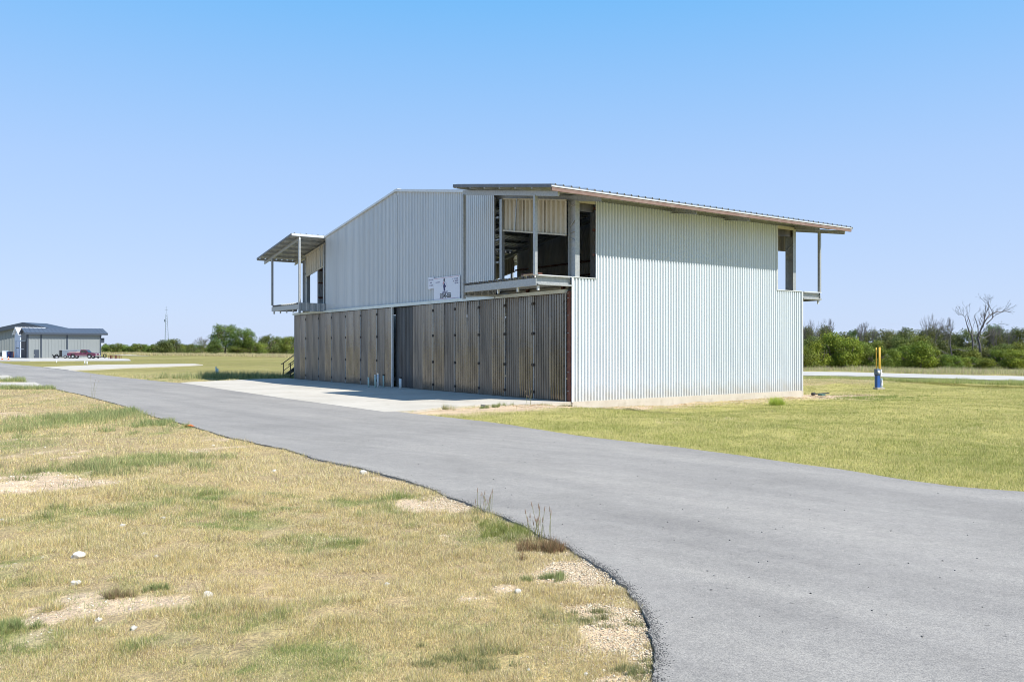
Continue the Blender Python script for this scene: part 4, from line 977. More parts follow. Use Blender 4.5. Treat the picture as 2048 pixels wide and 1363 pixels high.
def crown_mesh(seed, nleaf, leaf, lumps, kind='bush', hue=0.0, sparse=1.0):
    """unit crown: radius about .5, z 0..1; many separate leaves spread through overlapping lumps"""
    r = np.random.default_rng(seed); K = lumps
    if kind == 'bush':
        cz = r.uniform(.12, .80, K); rad = .42 * np.sqrt(np.clip(1.05 - cz, .1, 1)); ang = r.uniform(0, 6.28, K); rr = rad * np.sqrt(r.random(K))
        cen = np.stack([rr * np.cos(ang), rr * np.sin(ang), cz], 1); lr = r.uniform(.10, .21, K)
    else:
        cz = r.uniform(.30, .88, K); rad = .44 * np.sqrt(np.clip(1 - ((cz - .55) / .45) ** 2, .05, 1)); ang = r.uniform(0, 6.28, K); rr = rad * np.sqrt(r.random(K)) * 1.0
        cen = np.stack([rr * np.cos(ang), rr * np.sin(ang), cz], 1); lr = r.uniform(.08, .17, K)
    wt = lr ** 2; wt /= wt.sum(); k = r.choice(K, nleaf, p=wt)
    d = r.normal(size=(nleaf, 3)); d /= np.linalg.norm(d, axis=1)[:, None]; d[:, 2] = d[:, 2] * .85 + .05
    rad = lr[k] * (.35 + .75 * r.random(nleaf) ** .5) * (1 + .35 * (vnoise(d[:, 0] * 3 + k, d[:, 1] * 3 + d[:, 2] * 2) - .5))
    p = cen[k] + d * rad[:, None]
    keep = (p[:, 2] > .0) & (r.random(nleaf) < sparse); p = p[keep]; d = d[keep]; kk = k[keep]; n = len(p)
    nm = d + r.normal(size=(n, 3)) * .75; nm[:, 2] += .35; nm /= np.linalg.norm(nm, axis=1)[:, None]
    t1 = np.cross(nm, r.normal(size=(n, 3))); t1 /= np.linalg.norm(t1, axis=1)[:, None]; t2 = np.cross(nm, t1)
    s = leaf * r.uniform(.55, 1.35, n)[:, None]
    v = np.stack([p - t1 * s, p - t2 * s * .55, p + t1 * s, p + t2 * s * .55], 1).reshape(-1, 3)
    fcs = np.arange(4 * n).reshape(n, 4)
    lum = r.uniform(.6, 1.35, n) * (.7 + .6 * r.random(K)[kk]); yel = r.random(n) * .5 + r.random(K)[kk] * .5
    c = np.stack([(.12 + .12 * yel + hue) * lum, (.205 + .07 * yel) * lum, (.045 + .02 * (1 - yel)) * lum], 1)
    return npmesh('crown', v, fcs, [M['leaf']], np.repeat(c, 4, 0))
def trunk_mesh(seed, multi, H=.75, r=.03, depth=2, matn='bark', n=5):
    rnd = random.Random(seed); segs = []
    for i in range(multi):
        a = 6.28 * i / multi + rnd.random(); branch(segs, (.04 * math.cos(a), .04 * math.sin(a), -.03), (.35 * math.cos(a) * (multi > 1), .35 * math.sin(a) * (multi > 1), 1), H * .42, r, depth, rnd, .28)
    b = tubes(segs, n); return b.mesh('trunk', M[matn], True)
bush_v = [crown_mesh(100 + i, 9000, .021, 46) for i in range(4)]
far_v = [crown_mesh(200 + i, 4200, .028, 34) for i in range(3)]
tree_v = [crown_mesh(300 + i, 9000, .018, 52, 'tree') for i in range(3)]
sparse_v = [crown_mesh(400 + i, 3000, .017, 40, 'bush', .02) for i in range(2)]
btrunk = [trunk_mesh(10 + i, 3, .8, .022, 2) for i in range(2)]; ttrunk = [trunk_mesh(20 + i, 1, .8, .04, 3) for i in range(2)]
gtrunk = [trunk_mesh(30 + i, 4, 1.0, .018, 4, 'deadwood', 4) for i in range(3)]
def plant(name, label, cat, group, px, d, base, topy, wpx_, crown, trunk, tint=(1, 1, 1), rz=None, depth=1.0, z0=-.05):
    p = at(px, d); h = (base - topy) / FPX * d; wd = wpx_ / FPX * d
    zb = EYE - (base - HZ) / FPX * d; zb = min(zb, .05)
    e = empty(name, (p.x, p.y, zb), random.uniform(0, 6.28) if rz is None else rz); tag(e, label, cat, group); 
    for me, nm in ((trunk, 'trunk'), (crown, 'crown')):
        if me is None: continue
        o = link(nm, me, e); o.scale = (wd, wd * depth, h); o.color = (*tint, 1)
    return e
OR = ['first', 'second', 'third', 'fourth', 'fifth', 'sixth', 'seventh', 'eighth', 'ninth', 'tenth', 'eleventh', 'twelfth', 'thirteenth', 'fourteenth', 'fifteenth', 'sixteenth', 'seventeenth', 'eighteenth', 'nineteenth', 'twentieth']
# left tree line, seen from left to right
plant('oak_tree', 'tall broad oak rising above the left tree line', 'tree', None, 449, 205, 708, 646, 62, tree_v[0], ttrunk[0], (.72, .80, .85), 0.4)
plant('oak_tree', 'broad oak shoulder just right of the tallest oak, slightly lower', 'tree', None, 488, 203, 708, 654, 52, tree_v[1], ttrunk[1], (.78, .85, .8), 1.4)
plant('bush', 'dark leafy bush at the foot of the tallest oak, left side', 'bush', None, 430, 201, 708, 676, 34, bush_v[0], btrunk[0], (.7, .78, .85))
mids = [(327, 678, 44, .8), (347, 674, 40, .9), (366, 686, 34, 1.1), (386, 685, 34, .9), (476, 686, 44, 1.1), (500, 674, 44, 1.0), (520, 682, 40, 1.25), (538, 666, 50, .85), (556, 671, 44, 1.1), (574, 669, 40, 1.2), (590, 667, 44, 1.0), (612, 668, 50, .9), (642, 670, 50, 1.0)]
for i, (px, ty, wd, tn) in enumerate(mids):
    wh = ('left of the tallest oak, %s from the far hangars' % OR[i]) if i < 4 else ('right of the tallest oak, %s counting rightwards' % OR[i - 4])
    plant('bush', ('dark' if tn < 1 else 'bright') + ' green bush ' + wh, 'bush', 'round bushes of the left tree line', px, 196 + (i % 3) * 6, 709.5, ty, wd, bush_v[i % 4], btrunk[i % 2], (tn * .9, tn * .85, .95))
plant('sparse_tree', 'thin greyish half bare tree left of the tallest oak', 'tree', None, 404, 200, 708, 676, 28, sparse_v[0], gtrunk[0], (.8, .75, .8))
for i, px in enumerate(range(212, 322, 14)):
    plant('low_bush', 'low green bush right of the grey hangar, %s from it' % OR[i], 'bush', 'low bushes right of the grey hangar', px, 232, 706, 686 - (i % 3) * 1.3 + (i % 2), 28, far_v[i % 3], None, (.8 + .1 * (i % 3), .9, .9))
for i in range(9):
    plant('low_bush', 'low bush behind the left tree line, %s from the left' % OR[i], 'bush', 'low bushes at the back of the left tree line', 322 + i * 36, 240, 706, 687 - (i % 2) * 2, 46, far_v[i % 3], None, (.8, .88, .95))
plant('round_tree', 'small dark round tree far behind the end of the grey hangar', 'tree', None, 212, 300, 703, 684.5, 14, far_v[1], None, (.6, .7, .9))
# right thicket
front = [(1612, 690, 44, 1.0, .95), (1640, 676, 52, 1.25, 1.2), (1668, 660, 60, 1.15, 1.15), (1698, 668, 58, 1.2, 1.2), (1728, 682, 50, .95, 1.0), (1760, 690, 46, .85, .9), (1790, 694, 44, .95, 1.0), (1812, 684, 50, .85, .95), (1838, 680, 58, 1.0, 1.05), (1868, 692, 50, 1.1, 1.1), (1900, 706, 46, .8, .9), (1926, 712, 42, 1.0, 1.0), (1952, 712, 44, .75, .85), (1978, 714, 46, 1.0, .95), (2004, 696, 54, .95, 1.0), (2030, 694, 54, 1.2, 1.15), (2058, 700, 56, 1.1, 1.1), (2095, 695, 60, 1.0, 1.0), (2140, 700, 60, .9, .95)]
for i, (px, ty, wd, r_, g_) in enumerate(front):
    plant('bush', ('yellow green' if r_ > 1 else 'deep green') + ' bush in the front row of the right thicket, %s from the building' % OR[i], 'bush', 'front bushes of the right thicket', px, 65 + (i * 7 % 5) * .6, 741, ty, wd * 1.22, bush_v[(i * 3) % 4], btrunk[i % 2], (r_ * 1.15, g_ * 1.08, .7))
for i, (px, ty, wd) in enumerate([(1585, 665, 60), (1560, 672, 60), (1535, 668, 60)]):
    plant('bush', 'bush behind the right hand end of the building, %s from the thicket' % OR[i], 'bush', 'bushes behind the building', px, 68, 740.5, ty, wd, bush_v[i], None)
mid2 = [(1622, 668, 56), (1652, 655, 60), (1686, 662, 58), (1716, 676, 54), (1748, 676, 56), (1778, 672, 60), (1806, 668, 60), (1842, 664, 62), (1876, 676, 56), (1908, 688, 56), (1936, 692, 56), (1976, 694, 56), (2004, 684, 60), (2040, 680, 60), (2080, 684, 60)]
for i, (px, ty, wd) in enumerate(mid2):
    plant('bush', 'olive green bush in the middle row of the right thicket, %s from the building' % OR[i], 'bush', 'middle row bushes of the right thicket', px, 69.5 + (i % 3) * .8, 737.5, ty, wd * 1.1, bush_v[(i + 2) % 4], btrunk[i % 2], [(.95, .88, .9), (1.15, 1.0, .8), (.85, .72, .95)][i % 3])
back = [(1618, 650, 50), (1650, 645, 54), (1694, 664, 44), (1738, 658, 56), (1775, 652, 60), (1808, 650, 60), (1840, 656, 60), (1872, 654, 56), (1905, 658, 56), (1940, 656, 60), (1975, 652, 60), (2010, 656, 60), (2045, 652, 64), (2090, 655, 70), (2140, 652, 70)]
for i, (px, ty, wd) in enumerate(back):
    tn = [(.85, .74, 1.1), (1.0, .82, 1.25), (.75, .68, 1.0)][i % 3]
    plant('grey_green_tree', 'grey green back row tree of the right thicket, %s from the building' % OR[i], 'tree', 'back row trees of the right thicket', px, 80 + (i % 3) * 3, 731, ty, wd, bush_v[(i + 1) % 4] if i % 3 else tree_v[i % 2], btrunk[i % 2], tn)
for i, (px, ty, wd) in enumerate([(1618, 648, 34), (1650, 644, 34), (1732, 652, 34), (1862, 638, 40), (1886, 642, 38), (2000, 658, 40)]):
    plant('bare_shrub', 'half bare grey shrub in the right thicket, %s from the building' % OR[i], 'shrub', 'bare shrubs of the right thicket', px, 72 + (i % 3) * 2, 737, ty, wd, sparse_v[i % 2], gtrunk[i % 3], (.75, .66, 1.0))
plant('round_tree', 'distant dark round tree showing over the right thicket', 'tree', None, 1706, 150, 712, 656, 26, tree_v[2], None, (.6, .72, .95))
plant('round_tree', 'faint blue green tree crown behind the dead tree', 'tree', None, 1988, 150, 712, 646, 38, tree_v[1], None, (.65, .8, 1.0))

# dead trees: main limbs traced as real limbs with thickness, twigs grown from them
def dead_tree(label, px0, py0, d, limbs, seed, base_r):
    rnd = random.Random(seed); p = at(px0, d); zb = EYE - (py0 - HZ) / FPX * d
    o = empty('dead_tree', (p.x, p.y, -.05)); tag(o, label, 'dead tree', 'bleached dead trees of the right thicket')
    s = d / FPX; tr = []; br = []
    def W_(q, dep): return Vector(((q[0] - px0) * s, dep, EYE + (HZ - q[1]) * s + .05))
    for li, (pts, r0, r1) in enumerate(limbs):
        dep = 0.; prev = None; dd = rnd.uniform(-.35, .35) * (li > 0)
        for i, q in enumerate(pts):
            w0 = W_(q, dep); dep += dd + rnd.uniform(-.08, .08)
            if prev is not None:
                a = i - 1; n = len(pts) - 1; ra = r0 + (r1 - r0) * a / n; rb = r0 + (r1 - r0) * i / n
                (tr if li < 1 else br).append((prev, w0, ra, rb))
                if li > 0 and i >= 1:
                    for _ in range(rnd.randint(1, 2)):
                        dv = (w0 - prev).normalized() + Vector((rnd.uniform(-1, 1), rnd.uniform(-1, 1), rnd.uniform(-.5, .9))) * .8
                        branch(br, w0, dv, rnd.uniform(.28, .6), max(.012, rb * .5), 2, rnd, .4, 0, (1, 2), .7)
            prev = w0
    tubes(tr, 8).build('trunk', M['deadwood'], o, True); tubes(br, 5).build('limb', M['deadwood'], o, True)['kind'] = 'stuff'
dead_tree('tall bleached dead tree with wide forked crown right of the thicket gap', 1962, 720, 71, [
    ([(1962, 742), (1962, 715), (1961, 690), (1957, 672)], .11, .075),
    ([(1957, 672), (1966, 655), (1978, 640), (1990, 629), (2006, 623), (2024, 622), (2040, 618)], .075, .02),
    ([(1966, 655), (1969, 640), (1972, 625), (1978, 612), (1976, 606)], .05, .014),
    ([(1972, 648), (1984, 636), (1983, 622), (1976, 608), (1968, 604)], .045, .012),
    ([(1957, 672), (1954, 656), (1948, 642), (1942, 632)], .05, .015),
    ([(1960, 664), (1964, 648), (1962, 632), (1960, 618), (1957, 610)], .05, .013),
    ([(1990, 629), (1998, 625), (2004, 616)], .025, .01),
    ([(1957, 672), (1972, 676), (1990, 668), (2004, 650)], .04, .014)], 5, .1)
dead_tree('leaning dead tree with pale forked trunk just left of the tallest dead one', 1942, 722, 70, [
    ([(1942, 742), (1942, 715), (1945, 692), (1944, 672)], .10, .065),
    ([(1944, 672), (1938, 660), (1933, 646), (1930, 634), (1934, 626)], .055, .014),
    ([(1944, 672), (1946, 658), (1943, 644), (1941, 632)], .05, .014),
    ([(1930, 634), (1922, 629), (1911, 630)], .022, .010),
    ([(1943, 700), (1950, 701), (1957, 696)], .03, .018),
    ([(1944, 672), (1955, 668), (1966, 656)], .04, .016)], 9, .1)
dead_tree('short twisted dead trunk low in the thicket, left of the other dead trees', 1903, 724, 68.5, [
    ([(1903, 742), (1904, 712), (1901, 690), (1900, 670)], .06, .04),
    ([(1900, 670), (1895, 668), (1890, 672)], .03, .01),
    ([(1904, 700), (1914, 698), (1926, 703)], .03, .012),
    ([(1904, 712), (1892, 704), (1882, 695)], .03, .014)], 12, .1)

# ------------------------------------------------------------------ grass, weeds, stones
exclude = [apron_poly, strip_poly, strip2_poly, yard_poly, farroad_poly] + pad_polys
bld = np.array([loc2w(0, -.06), loc2w(LN + .06, -.06), loc2w(LN + .06, W), loc2w(0, W)])
def blades(name, label, cat, px, py, h, wd, colr, lean=.5, z=None, kind='stuff', seg2=False):
    n = len(px); d = signed_road(px, py) if z is None else None
    z0 = height(px, py, d) if z is None else z
    az = rng.uniform(0, 2 * np.pi, n); la = rng.uniform(0, 2 * np.pi, n); ll = rng.normal(0, 1, n) * lean * h
    ca, sa = np.cos(az) * wd / 2, np.sin(az) * wd / 2
    tipx = px + np.cos(la) * ll; tipy = py + np.sin(la) * ll
    v = np.empty((n, 3, 3)); v[:, 0] = np.stack([px - ca, py - sa, z0 - .006], 1); v[:, 1] = np.stack([px + ca, py + sa, z0 - .006], 1); v[:, 2] = np.stack([tipx, tipy, z0 + h * np.sqrt(np.clip(1 - (ll / h) ** 2 * .5, .15, 1))], 1)
    me = npmesh(name, v.reshape(-1, 3), np.arange(3 * n).reshape(n, 3), [M['blade']], np.repeat(colr, 3, 0))
    o = link(name, me); tag(o, label, cat, kind=kind); return o
def outside(px, py, marg=0):
    ok = ~inside(px, py, road_c) & ~inside(px, py, bld)
    for e in exclude: ok &= ~inside(px, py, e)
    return ok
def straw_colors(n, gr, ba, lawn, px, py):
    bc_, g2, b2, l2 = basecol(px, py)
    r = rng.random(n)
    straw = np.array([[.82, .67, .33], [.70, .57, .25], [.46, .36, .24], [.72, .64, .28], [.32, .25, .18], [.90, .80, .52]])[np.clip(rng.integers(0, 6, n) + np.where(fbm(px * 3.1 + 40, py * 3.1, 3) > .56, rng.integers(-1, 3, n), 0), 0, 5)]
    green = np.array([[.26, .33, .11], [.33, .38, .13], [.20, .27, .10], [.42, .43, .16]])[rng.integers(0, 4, n)]
    lg = np.array([[.38, .39, .115], [.46, .46, .15], [.30, .34, .10]])[rng.integers(0, 3, n)]
    ly = np.array([[.62, .58, .24], [.66, .58, .28], [.54, .52, .20]])[rng.integers(0, 3, n)]
    isg = (r < g2 * (.3 + 1.4 * fbm(px * 6, py * 6 + 9, 2)))[:, None]; lw = (l2 > 0)[:, None]
    c = np.where(lw, np.where(isg, lg, ly), np.where(isg, green, straw)); return c * rng.uniform(.7, 1.22, n)[:, None]
# log-spaced in distance, so that density falls with distance
def scatter(n, d0, d1, x0=-.66, x1=.66):
    D = d0 * (d1 / d0) ** rng.random(n); return D * rng.uniform(x0, x1, n), D
px, py = scatter(1600000, 3.6, 55); px_, py_ = scatter(800000, 3.8, 10, -.66, .25); px = np.concatenate([px, px_]); py = np.concatenate([py, py_])
ok = outside(px, py); px, py = px[ok], py[ok]
gr, ba, lw = colorfield(px, py)
cl1 = fbm(px * 4 + 9, py * 4, 3); cl2 = fbm(px * 13 + 9, py * 13, 2); keep = rng.random(len(px)) < np.clip((1.15 - ba * 1.15) * np.where(lw > 0, .9, 3.2 * (cl1 - .25) * (.3 + 1.4 * cl2)), 0.03, 1)
X_, Y_ = local(px, py)
px, py, gr, ba, lw = [a[keep] for a in (px, py, gr, ba, lw)]
D = np.hypot(px, py); s = np.clip((D / 6) ** .7, .6, 4)
n = len(px); tall = .45 + .8 * fbm(px * .9 + 3, py * .9, 2) + .9 * sm(fbm(px * 4.5 + 30, py * 4.5, 2), .5, .75) * (1 + 1.2 * (gr > .7) * (lw < 1))
h = np.where(lw > 0, .023, .027) * tall * rng.uniform(.5, 1.5, n) * np.clip(s, .8, 1.6)
colr = straw_colors(n, gr, ba, lw, px, py)
left = lw < 1
blades('dry_grass', 'short dry straw and green grass covering the near verge and fields', 'grass', px[left], py[left], h[left], (.0031 * s)[left], colr[left], 1.3)
blades('lawn_grass', 'short mown yellow green lawn grass right of the building', 'grass', px[~left], py[~left], h[~left], (.0036 * s)[~left], colr[~left], .6)
# taller weeds in patches
def weed_patch(name, label, cx, cy, rx, ry, n, hm, cols, wd=.012, lean=.7, kind='stuff'):
    K_ = max(6, int(n / 70)); kx = rng.normal(0, .5, K_) * rx + cx; ky = rng.normal(0, .5, K_) * ry + cy; ki = (K_ * rng.random(n) ** 1.6).astype(int); sp_ = .22 + .5 * rng.random(K_); a = kx[ki] + rng.normal(0, .5, n) * rx * .32 * sp_[ki]; b = ky[ki] + rng.normal(0, .5, n) * ry * .32 * sp_[ki]; ok = outside(a, b); a, b = a[ok], b[ok]; n = len(a)
    c = np.array(cols)[rng.integers(0, len(cols), n)] * rng.uniform(.75, 1.25, n)[:, None]
    return blades(name, label, 'weeds', a, b, hm * rng.uniform(.45, 1.15, n), np.full(n, wd), c, lean, kind=kind)
GC = [(.24, .30, .12), (.29, .35, .14), (.40, .40, .18)]; DC = [(.19, .23, .10), (.26, .28, .12), (.46, .40, .20)]; TC = [(.42, .34, .20), (.36, .26, .17), (.30, .30, .12)]
def wp(name, label, q, rx, ry, n, hm, cols, **k): v = g(*q); return weed_patch(name, label, v.x, v.y, rx, ry, n, hm, cols, **k)
wp('weed_patch', 'fresh green weed patch on the far left verge', (118, 842), 1.7, 2.9, 5200, .17, GC + [(.5, .45, .22)])
wp('weed_patch', 'green weeds mixed in dry grass, left of centre on the verge', (285, 930), 1.3, 1.2, 2600, .12, GC + [(.5, .45, .22)], wd=.008)
wp('weed_patch', 'dull green weeds near the left edge of the verge', (150, 948), 1.5, 1.1, 1800, .11, DC, wd=.008)
wp('weed_patch', 'green weed strip along the road edge on the left', (262, 824), .9, 1.8, 2600, .16, GC)
wp('weed_patch', 'small green weeds by the road edge, near the orange debris', (335, 848), .7, 1.4, 2200, .15, GC)
wp('weed_patch', 'tall grassy weeds between the two concrete pads at the left edge', (33, 762), 2.2, 1.2, 2500, .3, GC, wd=.02)
wp('weed_patch', 'weedy strip along the verge below the left concrete pads', (50, 777), 4.5, .7, 3500, .22, GC, wd=.018)
wp('weed_patch', 'tall dark weeds beyond the left end of the apron', (492, 756), 4.5, 1.6, 6500, .42, [(.30, .34, .14), (.24, .30, .12), (.44, .42, .2)], wd=.016, lean=.35)
wp('weed_patch', 'bright yellow green weed growing at the foot of the side wall', (1556, 797), .30, .2, 900, .34, [(.50, .58, .12), (.42, .52, .12)], wd=.012)
wp('weed_patch', 'broad leafy ground weeds in the lawn below the blue meter', (1752, 783), 2.1, 1.5, 2600, .08, [(.26, .33, .10), (.33, .38, .12)], wd=.02)
wp('weed_patch', 'green weed tuft at the apron edge, left one', (889, 819), .25, .25, 160, .2, DC, wd=.008)
wp('weed_patch', 'green weed tuft at the apron edge, middle', (985, 815), .35, .22, 600, .10, GC, wd=.01)
wp('weed_patch', 'green weed tuft at the apron edge near the corner post', (1012, 811), .3, .2, 220, .15, GC, wd=.008)
wp('weed_patch', 'low weeds along the foot of the side wall', (1300, 813), 2.8, .25, 1800, .10, DC, wd=.01)
wp('weed_patch', 'dark green tuft at the lower left corner of the verge', (8, 1262), .13, .08, 900, .07, GC, wd=.005)
wp('weed_patch', 'dark green clump near the bottom centre of the verge', (925, 1312), .34, .22, 1500, .05, DC, wd=.004)
wp('weed_patch', 'green clump above the gravel shoulder', (1095, 1156), .2, .12, 900, .06, GC, wd=.004)
wp('weed_patch', 'reddish brown dry clump at the road curve', (1085, 1098), .22, .2, 2200, .10, [(.30, .17, .10), (.36, .26, .14), (.16, .14, .06)], wd=.004)
wp('weed_patch', 'bright green grass pad at the road curve', (1015, 1062), .32, .42, 3200, .07, [(.25, .29, .08), (.33, .34, .11)], wd=.005)
wp('weed_patch', 'small green tuft in the bare patch, lower left', (320, 1187), .09, .05, 500, .06, GC, wd=.004)
wp('weed_patch', 'tall dry bunch of grass left of the green tuft', (237, 1198), .12, .08, 700, .08, TC, wd=.004)
wp('weed_patch', 'green weeds on the gravel shoulder', (1180, 1238), .34, .14, 1400, .045, DC, wd=.004)
wp('weed_patch', 'dark weeds at the bottom end of the verge beside the asphalt', (1268, 1340), .2, .1, 1200, .045, DC, wd=.004)
# seed head stalks at the road curve
def stalks(name, label, q, n, hm, sp):
    v = g(*q); o = empty(name, (v.x, v.y, -.01)); tag(o, label, 'weed'); b = MB(); hd = MB()
    for i in range(n):
        a = random.uniform(-sp, sp); c = random.uniform(-sp, sp); hh = hm * random.uniform(.5, 1.1); dx, dy = random.uniform(-.25, .25) * hh, random.uniform(-.2, .2) * hh
        m1 = Vector((a + dx * .4, c + dy * .4, hh * .55)); e = Vector((a + dx, c + dy, hh)); b.cyl((a, c, 0), m1, .0022, n=4, cap=False); b.cyl(m1, e, .0018, n=4, cap=False)
        hd.cyl(e, e + Vector((dx * .2, dy * .2, .045)), .006, .002, n=5)
    b.build('stalk', M['leafstalk'], o); hd.build('seed_head', M['seed'], o)['kind'] = 'stuff'
M['leafstalk'] = mat('weed_stalk', (.22, .22, .10), .8); M['seed'] = mat('seed_head', (.26, .19, .14), .9)
stalks('seed_weed', 'tall thin weed with dark seed heads at the road curve', (1082, 1082), 16, .30, .10)
stalks('seed_weed', 'thin seed headed weed leaning over the asphalt, above the curve', (968, 1024), 12, .20, .12)
stalks('seed_weed', 'single tall stalk weed rising at the far left road edge', (186, 796), 5, .75, .1)
stalks('seed_weed', 'spiky weed in front of the folding doors near the corner', (1055, 808), 8, .45, .12)
# tall grass belts: beyond the country road and before the left tree line
def belt(name, label, line, depth, n, hm, cols, wd):
    t = rng.random(n) * (len(line) - 1); i = np.minimum(t.astype(int), len(line) - 2); f = t - i; L = np.array(line)
    p = L[i] * (1 - f)[:, None] + L[i + 1] * f[:, None]; dirn = p / np.linalg.norm(p, axis=1)[:, None]; p = p + dirn * (rng.random(n) * depth)[:, None]
    ok = outside(p[:, 0], p[:, 1]); p = p[ok]; n = len(p)
    c = np.array(cols)[rng.integers(0, len(cols), n)] * rng.uniform(.75, 1.2, n)[:, None]
    hh = hm * rng.uniform(.5, 1.1, n) * (.25 + 1.5 * fbm(p[:, 0] * .8, p[:, 1] * .8, 3))
    return blades(name, label, 'tall grass', p[:, 0], p[:, 1], hh, np.full(n, wd), c, .3, z=np.full(n, -.05))
PK = [(.58, .46, .33), (.62, .56, .32), (.48, .40, .28), (.46, .50, .20), (.40, .45, .17)]
belt('tall_grass', 'tall pinkish brown dry grass along the far side of the country road', [xy(g(px, py)) for px, py in ((1460, 741), (1603, 742), (1700, 743), (1800, 745.5), (1900, 748), (2048, 751), (2200, 755))], 8, 26000, .38, PK, .018)
belt('tall_grass', 'green verge grass on the near side of the country road', [xy(g(px, py)) for px, py in ((1560, 757), (1603, 757), (1700, 758), (1800, 761), (1900, 764), (2048, 768), (2200, 773))], 2.2, 30000, .22, [(.40, .46, .16), (.46, .50, .18), (.56, .54, .26)], .018)
belt('tall_grass', 'tall dry grass belt in front of the left tree line', [xy(g(px, py)) for px, py in ((200, 709), (330, 711), (430, 712), (520, 713.5), (600, 715))], 14, 26000, .6, [(.60, .50, .30), (.52, .42, .26), (.48, .48, .20)], .07)
# gravel shoulder and asphalt crumbs
def stones(name, label, pts, size, colr, m, cat, flatn=.6):
    n = len(pts); base = np.array([[1, 0, 0], [-1, 0, 0], [0, 1, 0], [0, -1, 0], [0, 0, 1], [0, 0, -1]], float)
    fc = np.array([[0, 2, 4], [2, 1, 4], [1, 3, 4], [3, 0, 4], [2, 0, 5], [1, 2, 5], [3, 1, 5], [0, 3, 5]])
    v = base[None] * (size[:, None, None] * rng.uniform(.6, 1.3, (n, 6, 1))); v[:, :, 2] *= flatn
    a = rng.uniform(0, 6.28, n); ca, sa = np.cos(a)[:, None], np.sin(a)[:, None]; x = v[:, :, 0] * ca - v[:, :, 1] * sa; y = v[:, :, 0] * sa + v[:, :, 1] * ca
    v = np.stack([x, y, v[:, :, 2]], -1) + pts[:, None, :]
    f_ = (fc[None] + (np.arange(n) * 6)[:, None, None]).reshape(-1, 3)
    o = link(name, npmesh(name, v.reshape(-1, 3), f_, [m], np.repeat(colr, 6, 0))); tag(o, label, cat, kind='stuff')
seg_ = NEs[(NEs[:, 1] < 13.5) & (NEs[:, 1] > 3.0) & (NEs[:, 0] < 1.5)]
def along(n, off_mu, off_sd, side=1):
    i = rng.integers(1, len(seg_) - 1, n); p = seg_[i]; d = seg_[i + 1] - seg_[i - 1]; nrm = np.stack([-d[:, 1], d[:, 0]], 1); nrm /= np.linalg.norm(nrm, axis=1)[:, None]
    o = np.abs(rng.normal(off_mu, off_sd, n)) * side; return p + nrm * o[:, None] + d * rng.uniform(-.5, .5, n)[:, None], p
q, base_ = along(60, .5, .01); sgn_road = 1 if not inside(q[:, 0], q[:, 1], road_c)[0] else -1
q, pb = along(34000, .02, .27, sgn_road)
kp = rng.random(len(q)) < np.clip(np.exp(-((pb[:, 1] - 5.6) / 2.0) ** 2) + .10 + .5 * np.exp(-((pb[:, 1] - 9.6) / .7) ** 2), 0, 1); q = q[kp & outside(q[:, 0], q[:, 1])]
sz = rng.uniform(.0025, .009, len(q)) * np.where(rng.random(len(q)) < .06, 1.8, 1)
zz = height(q[:, 0], q[:, 1], signed_road(q[:, 0], q[:, 1]))
cc_ = np.array([[.55, .45, .31], [.60, .51, .37], [.44, .34, .22], [.50, .43, .32], [.62, .55, .42]])[rng.integers(0, 5, len(q))] * rng.uniform(.8, 1.15, len(q))[:, None]
stones('gravel', 'tan gravel and crumbled limestone along the inside of the road curve', np.column_stack([q, zz + sz * .25]), sz, cc_, M['gravel'], 'gravel')
q, pb = along(9000, 0, .035, -sgn_road); kp = rng.random(len(q)) < np.clip(np.exp(-((pb[:, 1] - 5.5) / 2.2) ** 2) + .25, 0, 1); q = q[kp]; sz = rng.uniform(.002, .006, len(q))
q2, pb2 = along(5000, 0, .03, sgn_road); sz2 = rng.uniform(.003, .007, len(q2)); 
qx, qd = scatter(900, 5, 30); ok = inside(qx, qd, road_c); qx = qx[ok][:160]; qd = qd[ok][:160]; q = np.vstack([q, np.column_stack([qx, qd])]); sz = np.concatenate([sz, rng.uniform(.005, .012, len(qx))])
z2 = height(q2[:, 0], q2[:, 1], signed_road(q2[:, 0], q2[:, 1]))
qq = np.vstack([np.column_stack([q, .012 + sz * .2]), np.column_stack([q2, z2 + sz2 * .3])]); ss = np.concatenate([sz, sz2])
stones('asphalt_crumbs', 'black loose asphalt crumbs along the raw edge of the road', qq, ss, np.full((len(qq), 3), .11) * rng.uniform(.5, 1.6, len(qq))[:, None], M['gravel'], 'gravel')
# bare soil rubble along the wall and in bare patches
q = np.array([loc2w(x, y) for x, y in zip(rng.uniform(-3, 15, 5000), -np.abs(rng.normal(.3, .75, 5000)) - .1)]); q = q[outside(q[:, 0], q[:, 1])]; sz = rng.uniform(.01, .035, len(q)); zz = height(q[:, 0], q[:, 1], signed_road(q[:, 0], q[:, 1]))
stones('rubble', 'pale soil crumbs and small rubble along the foot of the side wall', np.column_stack([q, zz]), sz, np.array([[.55, .47, .35], [.44, .33, .20], [.36, .26, .15]])[rng.integers(0, 3, len(q))], M['gravel'], 'gravel')
px, py = scatter(26000, 3.8, 16, -.66, .3); ok = outside(px, py); px, py = px[ok], py[ok]; gr, ba, lw = colorfield(px, py); kp = (rng.random(len(px)) < ba * .9) & (lw < 1); px, py = px[kp], py[kp]; sz = rng.uniform(.004, .014, len(px)) * np.clip(py / 7, .8, 1.8); zz = height(px, py, signed_road(px, py))
stones('pebbles', 'small pale pebbles in the bare spots of the dry verge', np.column_stack([px, py, zz]), sz, np.array([[.60, .52, .40], [.50, .42, .30], [.68, .64, .55]])[rng.integers(0, 3, len(px))], M['gravel'], 'gravel')
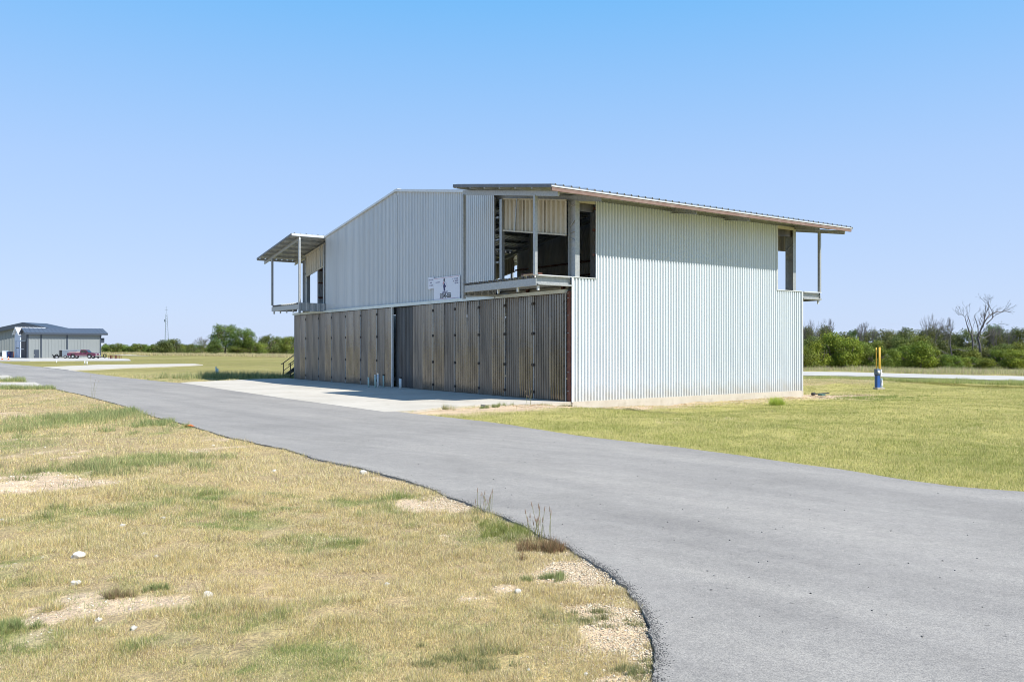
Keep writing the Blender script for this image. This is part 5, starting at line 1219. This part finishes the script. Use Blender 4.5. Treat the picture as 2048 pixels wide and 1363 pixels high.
# single white rocks
def rock(label, px, py, wpx_, seed, flat_=.62):
    v = g(px, py); s = wpx_ / FPX * v.y / 2; rnd = np.random.default_rng(seed)
    import bmesh
    bm = bmesh.new(); bmesh.ops.create_icosphere(bm, subdivisions=2, radius=1)
    for vv in bm.verts:
        c = vv.co; k_ = 1 + .32 * (float(vnoise(np.array([c.x * 1.6 + seed]), np.array([c.y * 1.6 + c.z * 2.1 + 3]))[0]) - .5) * 2; vv.co = Vector((c.x * k_, c.y * k_ * .8, c.z * k_ * flat_))
    me = bpy.data.meshes.new('rock'); bm.to_mesh(me); bm.free(); me.materials.append(M['rock'])
    z_ = float(height(np.array([v.x]), np.array([v.y]), signed_road(np.array([v.x]), np.array([v.y])))[0])
    o = link('rock', me); o.location = (v.x, v.y, max(z_, -.02) + s * flat_ * .45); o.scale = (s, s, s); o.rotation_euler = (0, 0, rnd.uniform(0, 6)); tag(o, label, 'rock', 'white rocks in the dry verge')
for i, (lab, x, y, wd) in enumerate([
    ('largest white rock, alone in the dry grass at the left', 156, 1122, 26), ('white rock at the middle of the left verge, above the small one', 288, 1080, 14), ('small white rock right below the middle one', 312, 1120, 11),
    ('flat white stone left of the middle rocks', 245, 1058, 12), ('flat pale stone right of the middle rocks', 326, 1044, 12), ('flat half buried tan stone in the lower middle of the verge', 415, 1203, 26),
    ('pale flat stone below the largest white rock', 152, 1172, 20), ('white stone in the bare patch at lower left', 197, 1248, 16), ('low white stone right of the lower left bare patch', 268, 1266, 18),
    ('upright white stone near the bottom edge, before the road curve', 1057, 1336, 9), ('white stone at the upper road edge of the verge', 706, 932, 10), ('pale stone right of the verge centre', 774, 1164, 13),
    ('flat pale stone above the gravel shoulder', 1036, 1182, 18), ('white stone on the gravel shoulder by the asphalt', 1227, 1161, 9), ('small white stone at the left edge of the verge', 4, 1045, 12), ('pale stone under the gravel shoulder, bottom edge', 1172, 1346, 12),
    ('flat pale stone at the road edge, upper middle of the verge', 728, 946, 16), ('small white stone on the road edge above the seed weed', 936, 998, 9), ('pale stone in the thin grass right of the middle', 548, 946, 10)]):
    rock(lab, x, y, wd, i)
v = g(376, 853); o = empty('litter', (v.x, v.y, 0)); tag(o, 'small orange scrap of litter at the left road edge', 'litter')
t = MB(); t.add([(-.12, 0, .01), (0, -.05, .03), (.14, .02, .015), (.02, .08, .05)], [(0, 1, 2, 3)]); t.build('scrap', M['orange'], o)
v = g(967, 813.5); o = empty('dark_stone', (v.x, v.y, 0)); tag(o, 'dark lump lying at the edge of the apron', 'stone')
t = MB(); t.cyl((-.08, 0, .02), (.08, 0, .03), .07, .03, n=6); t.build('lump', M['black'], o)
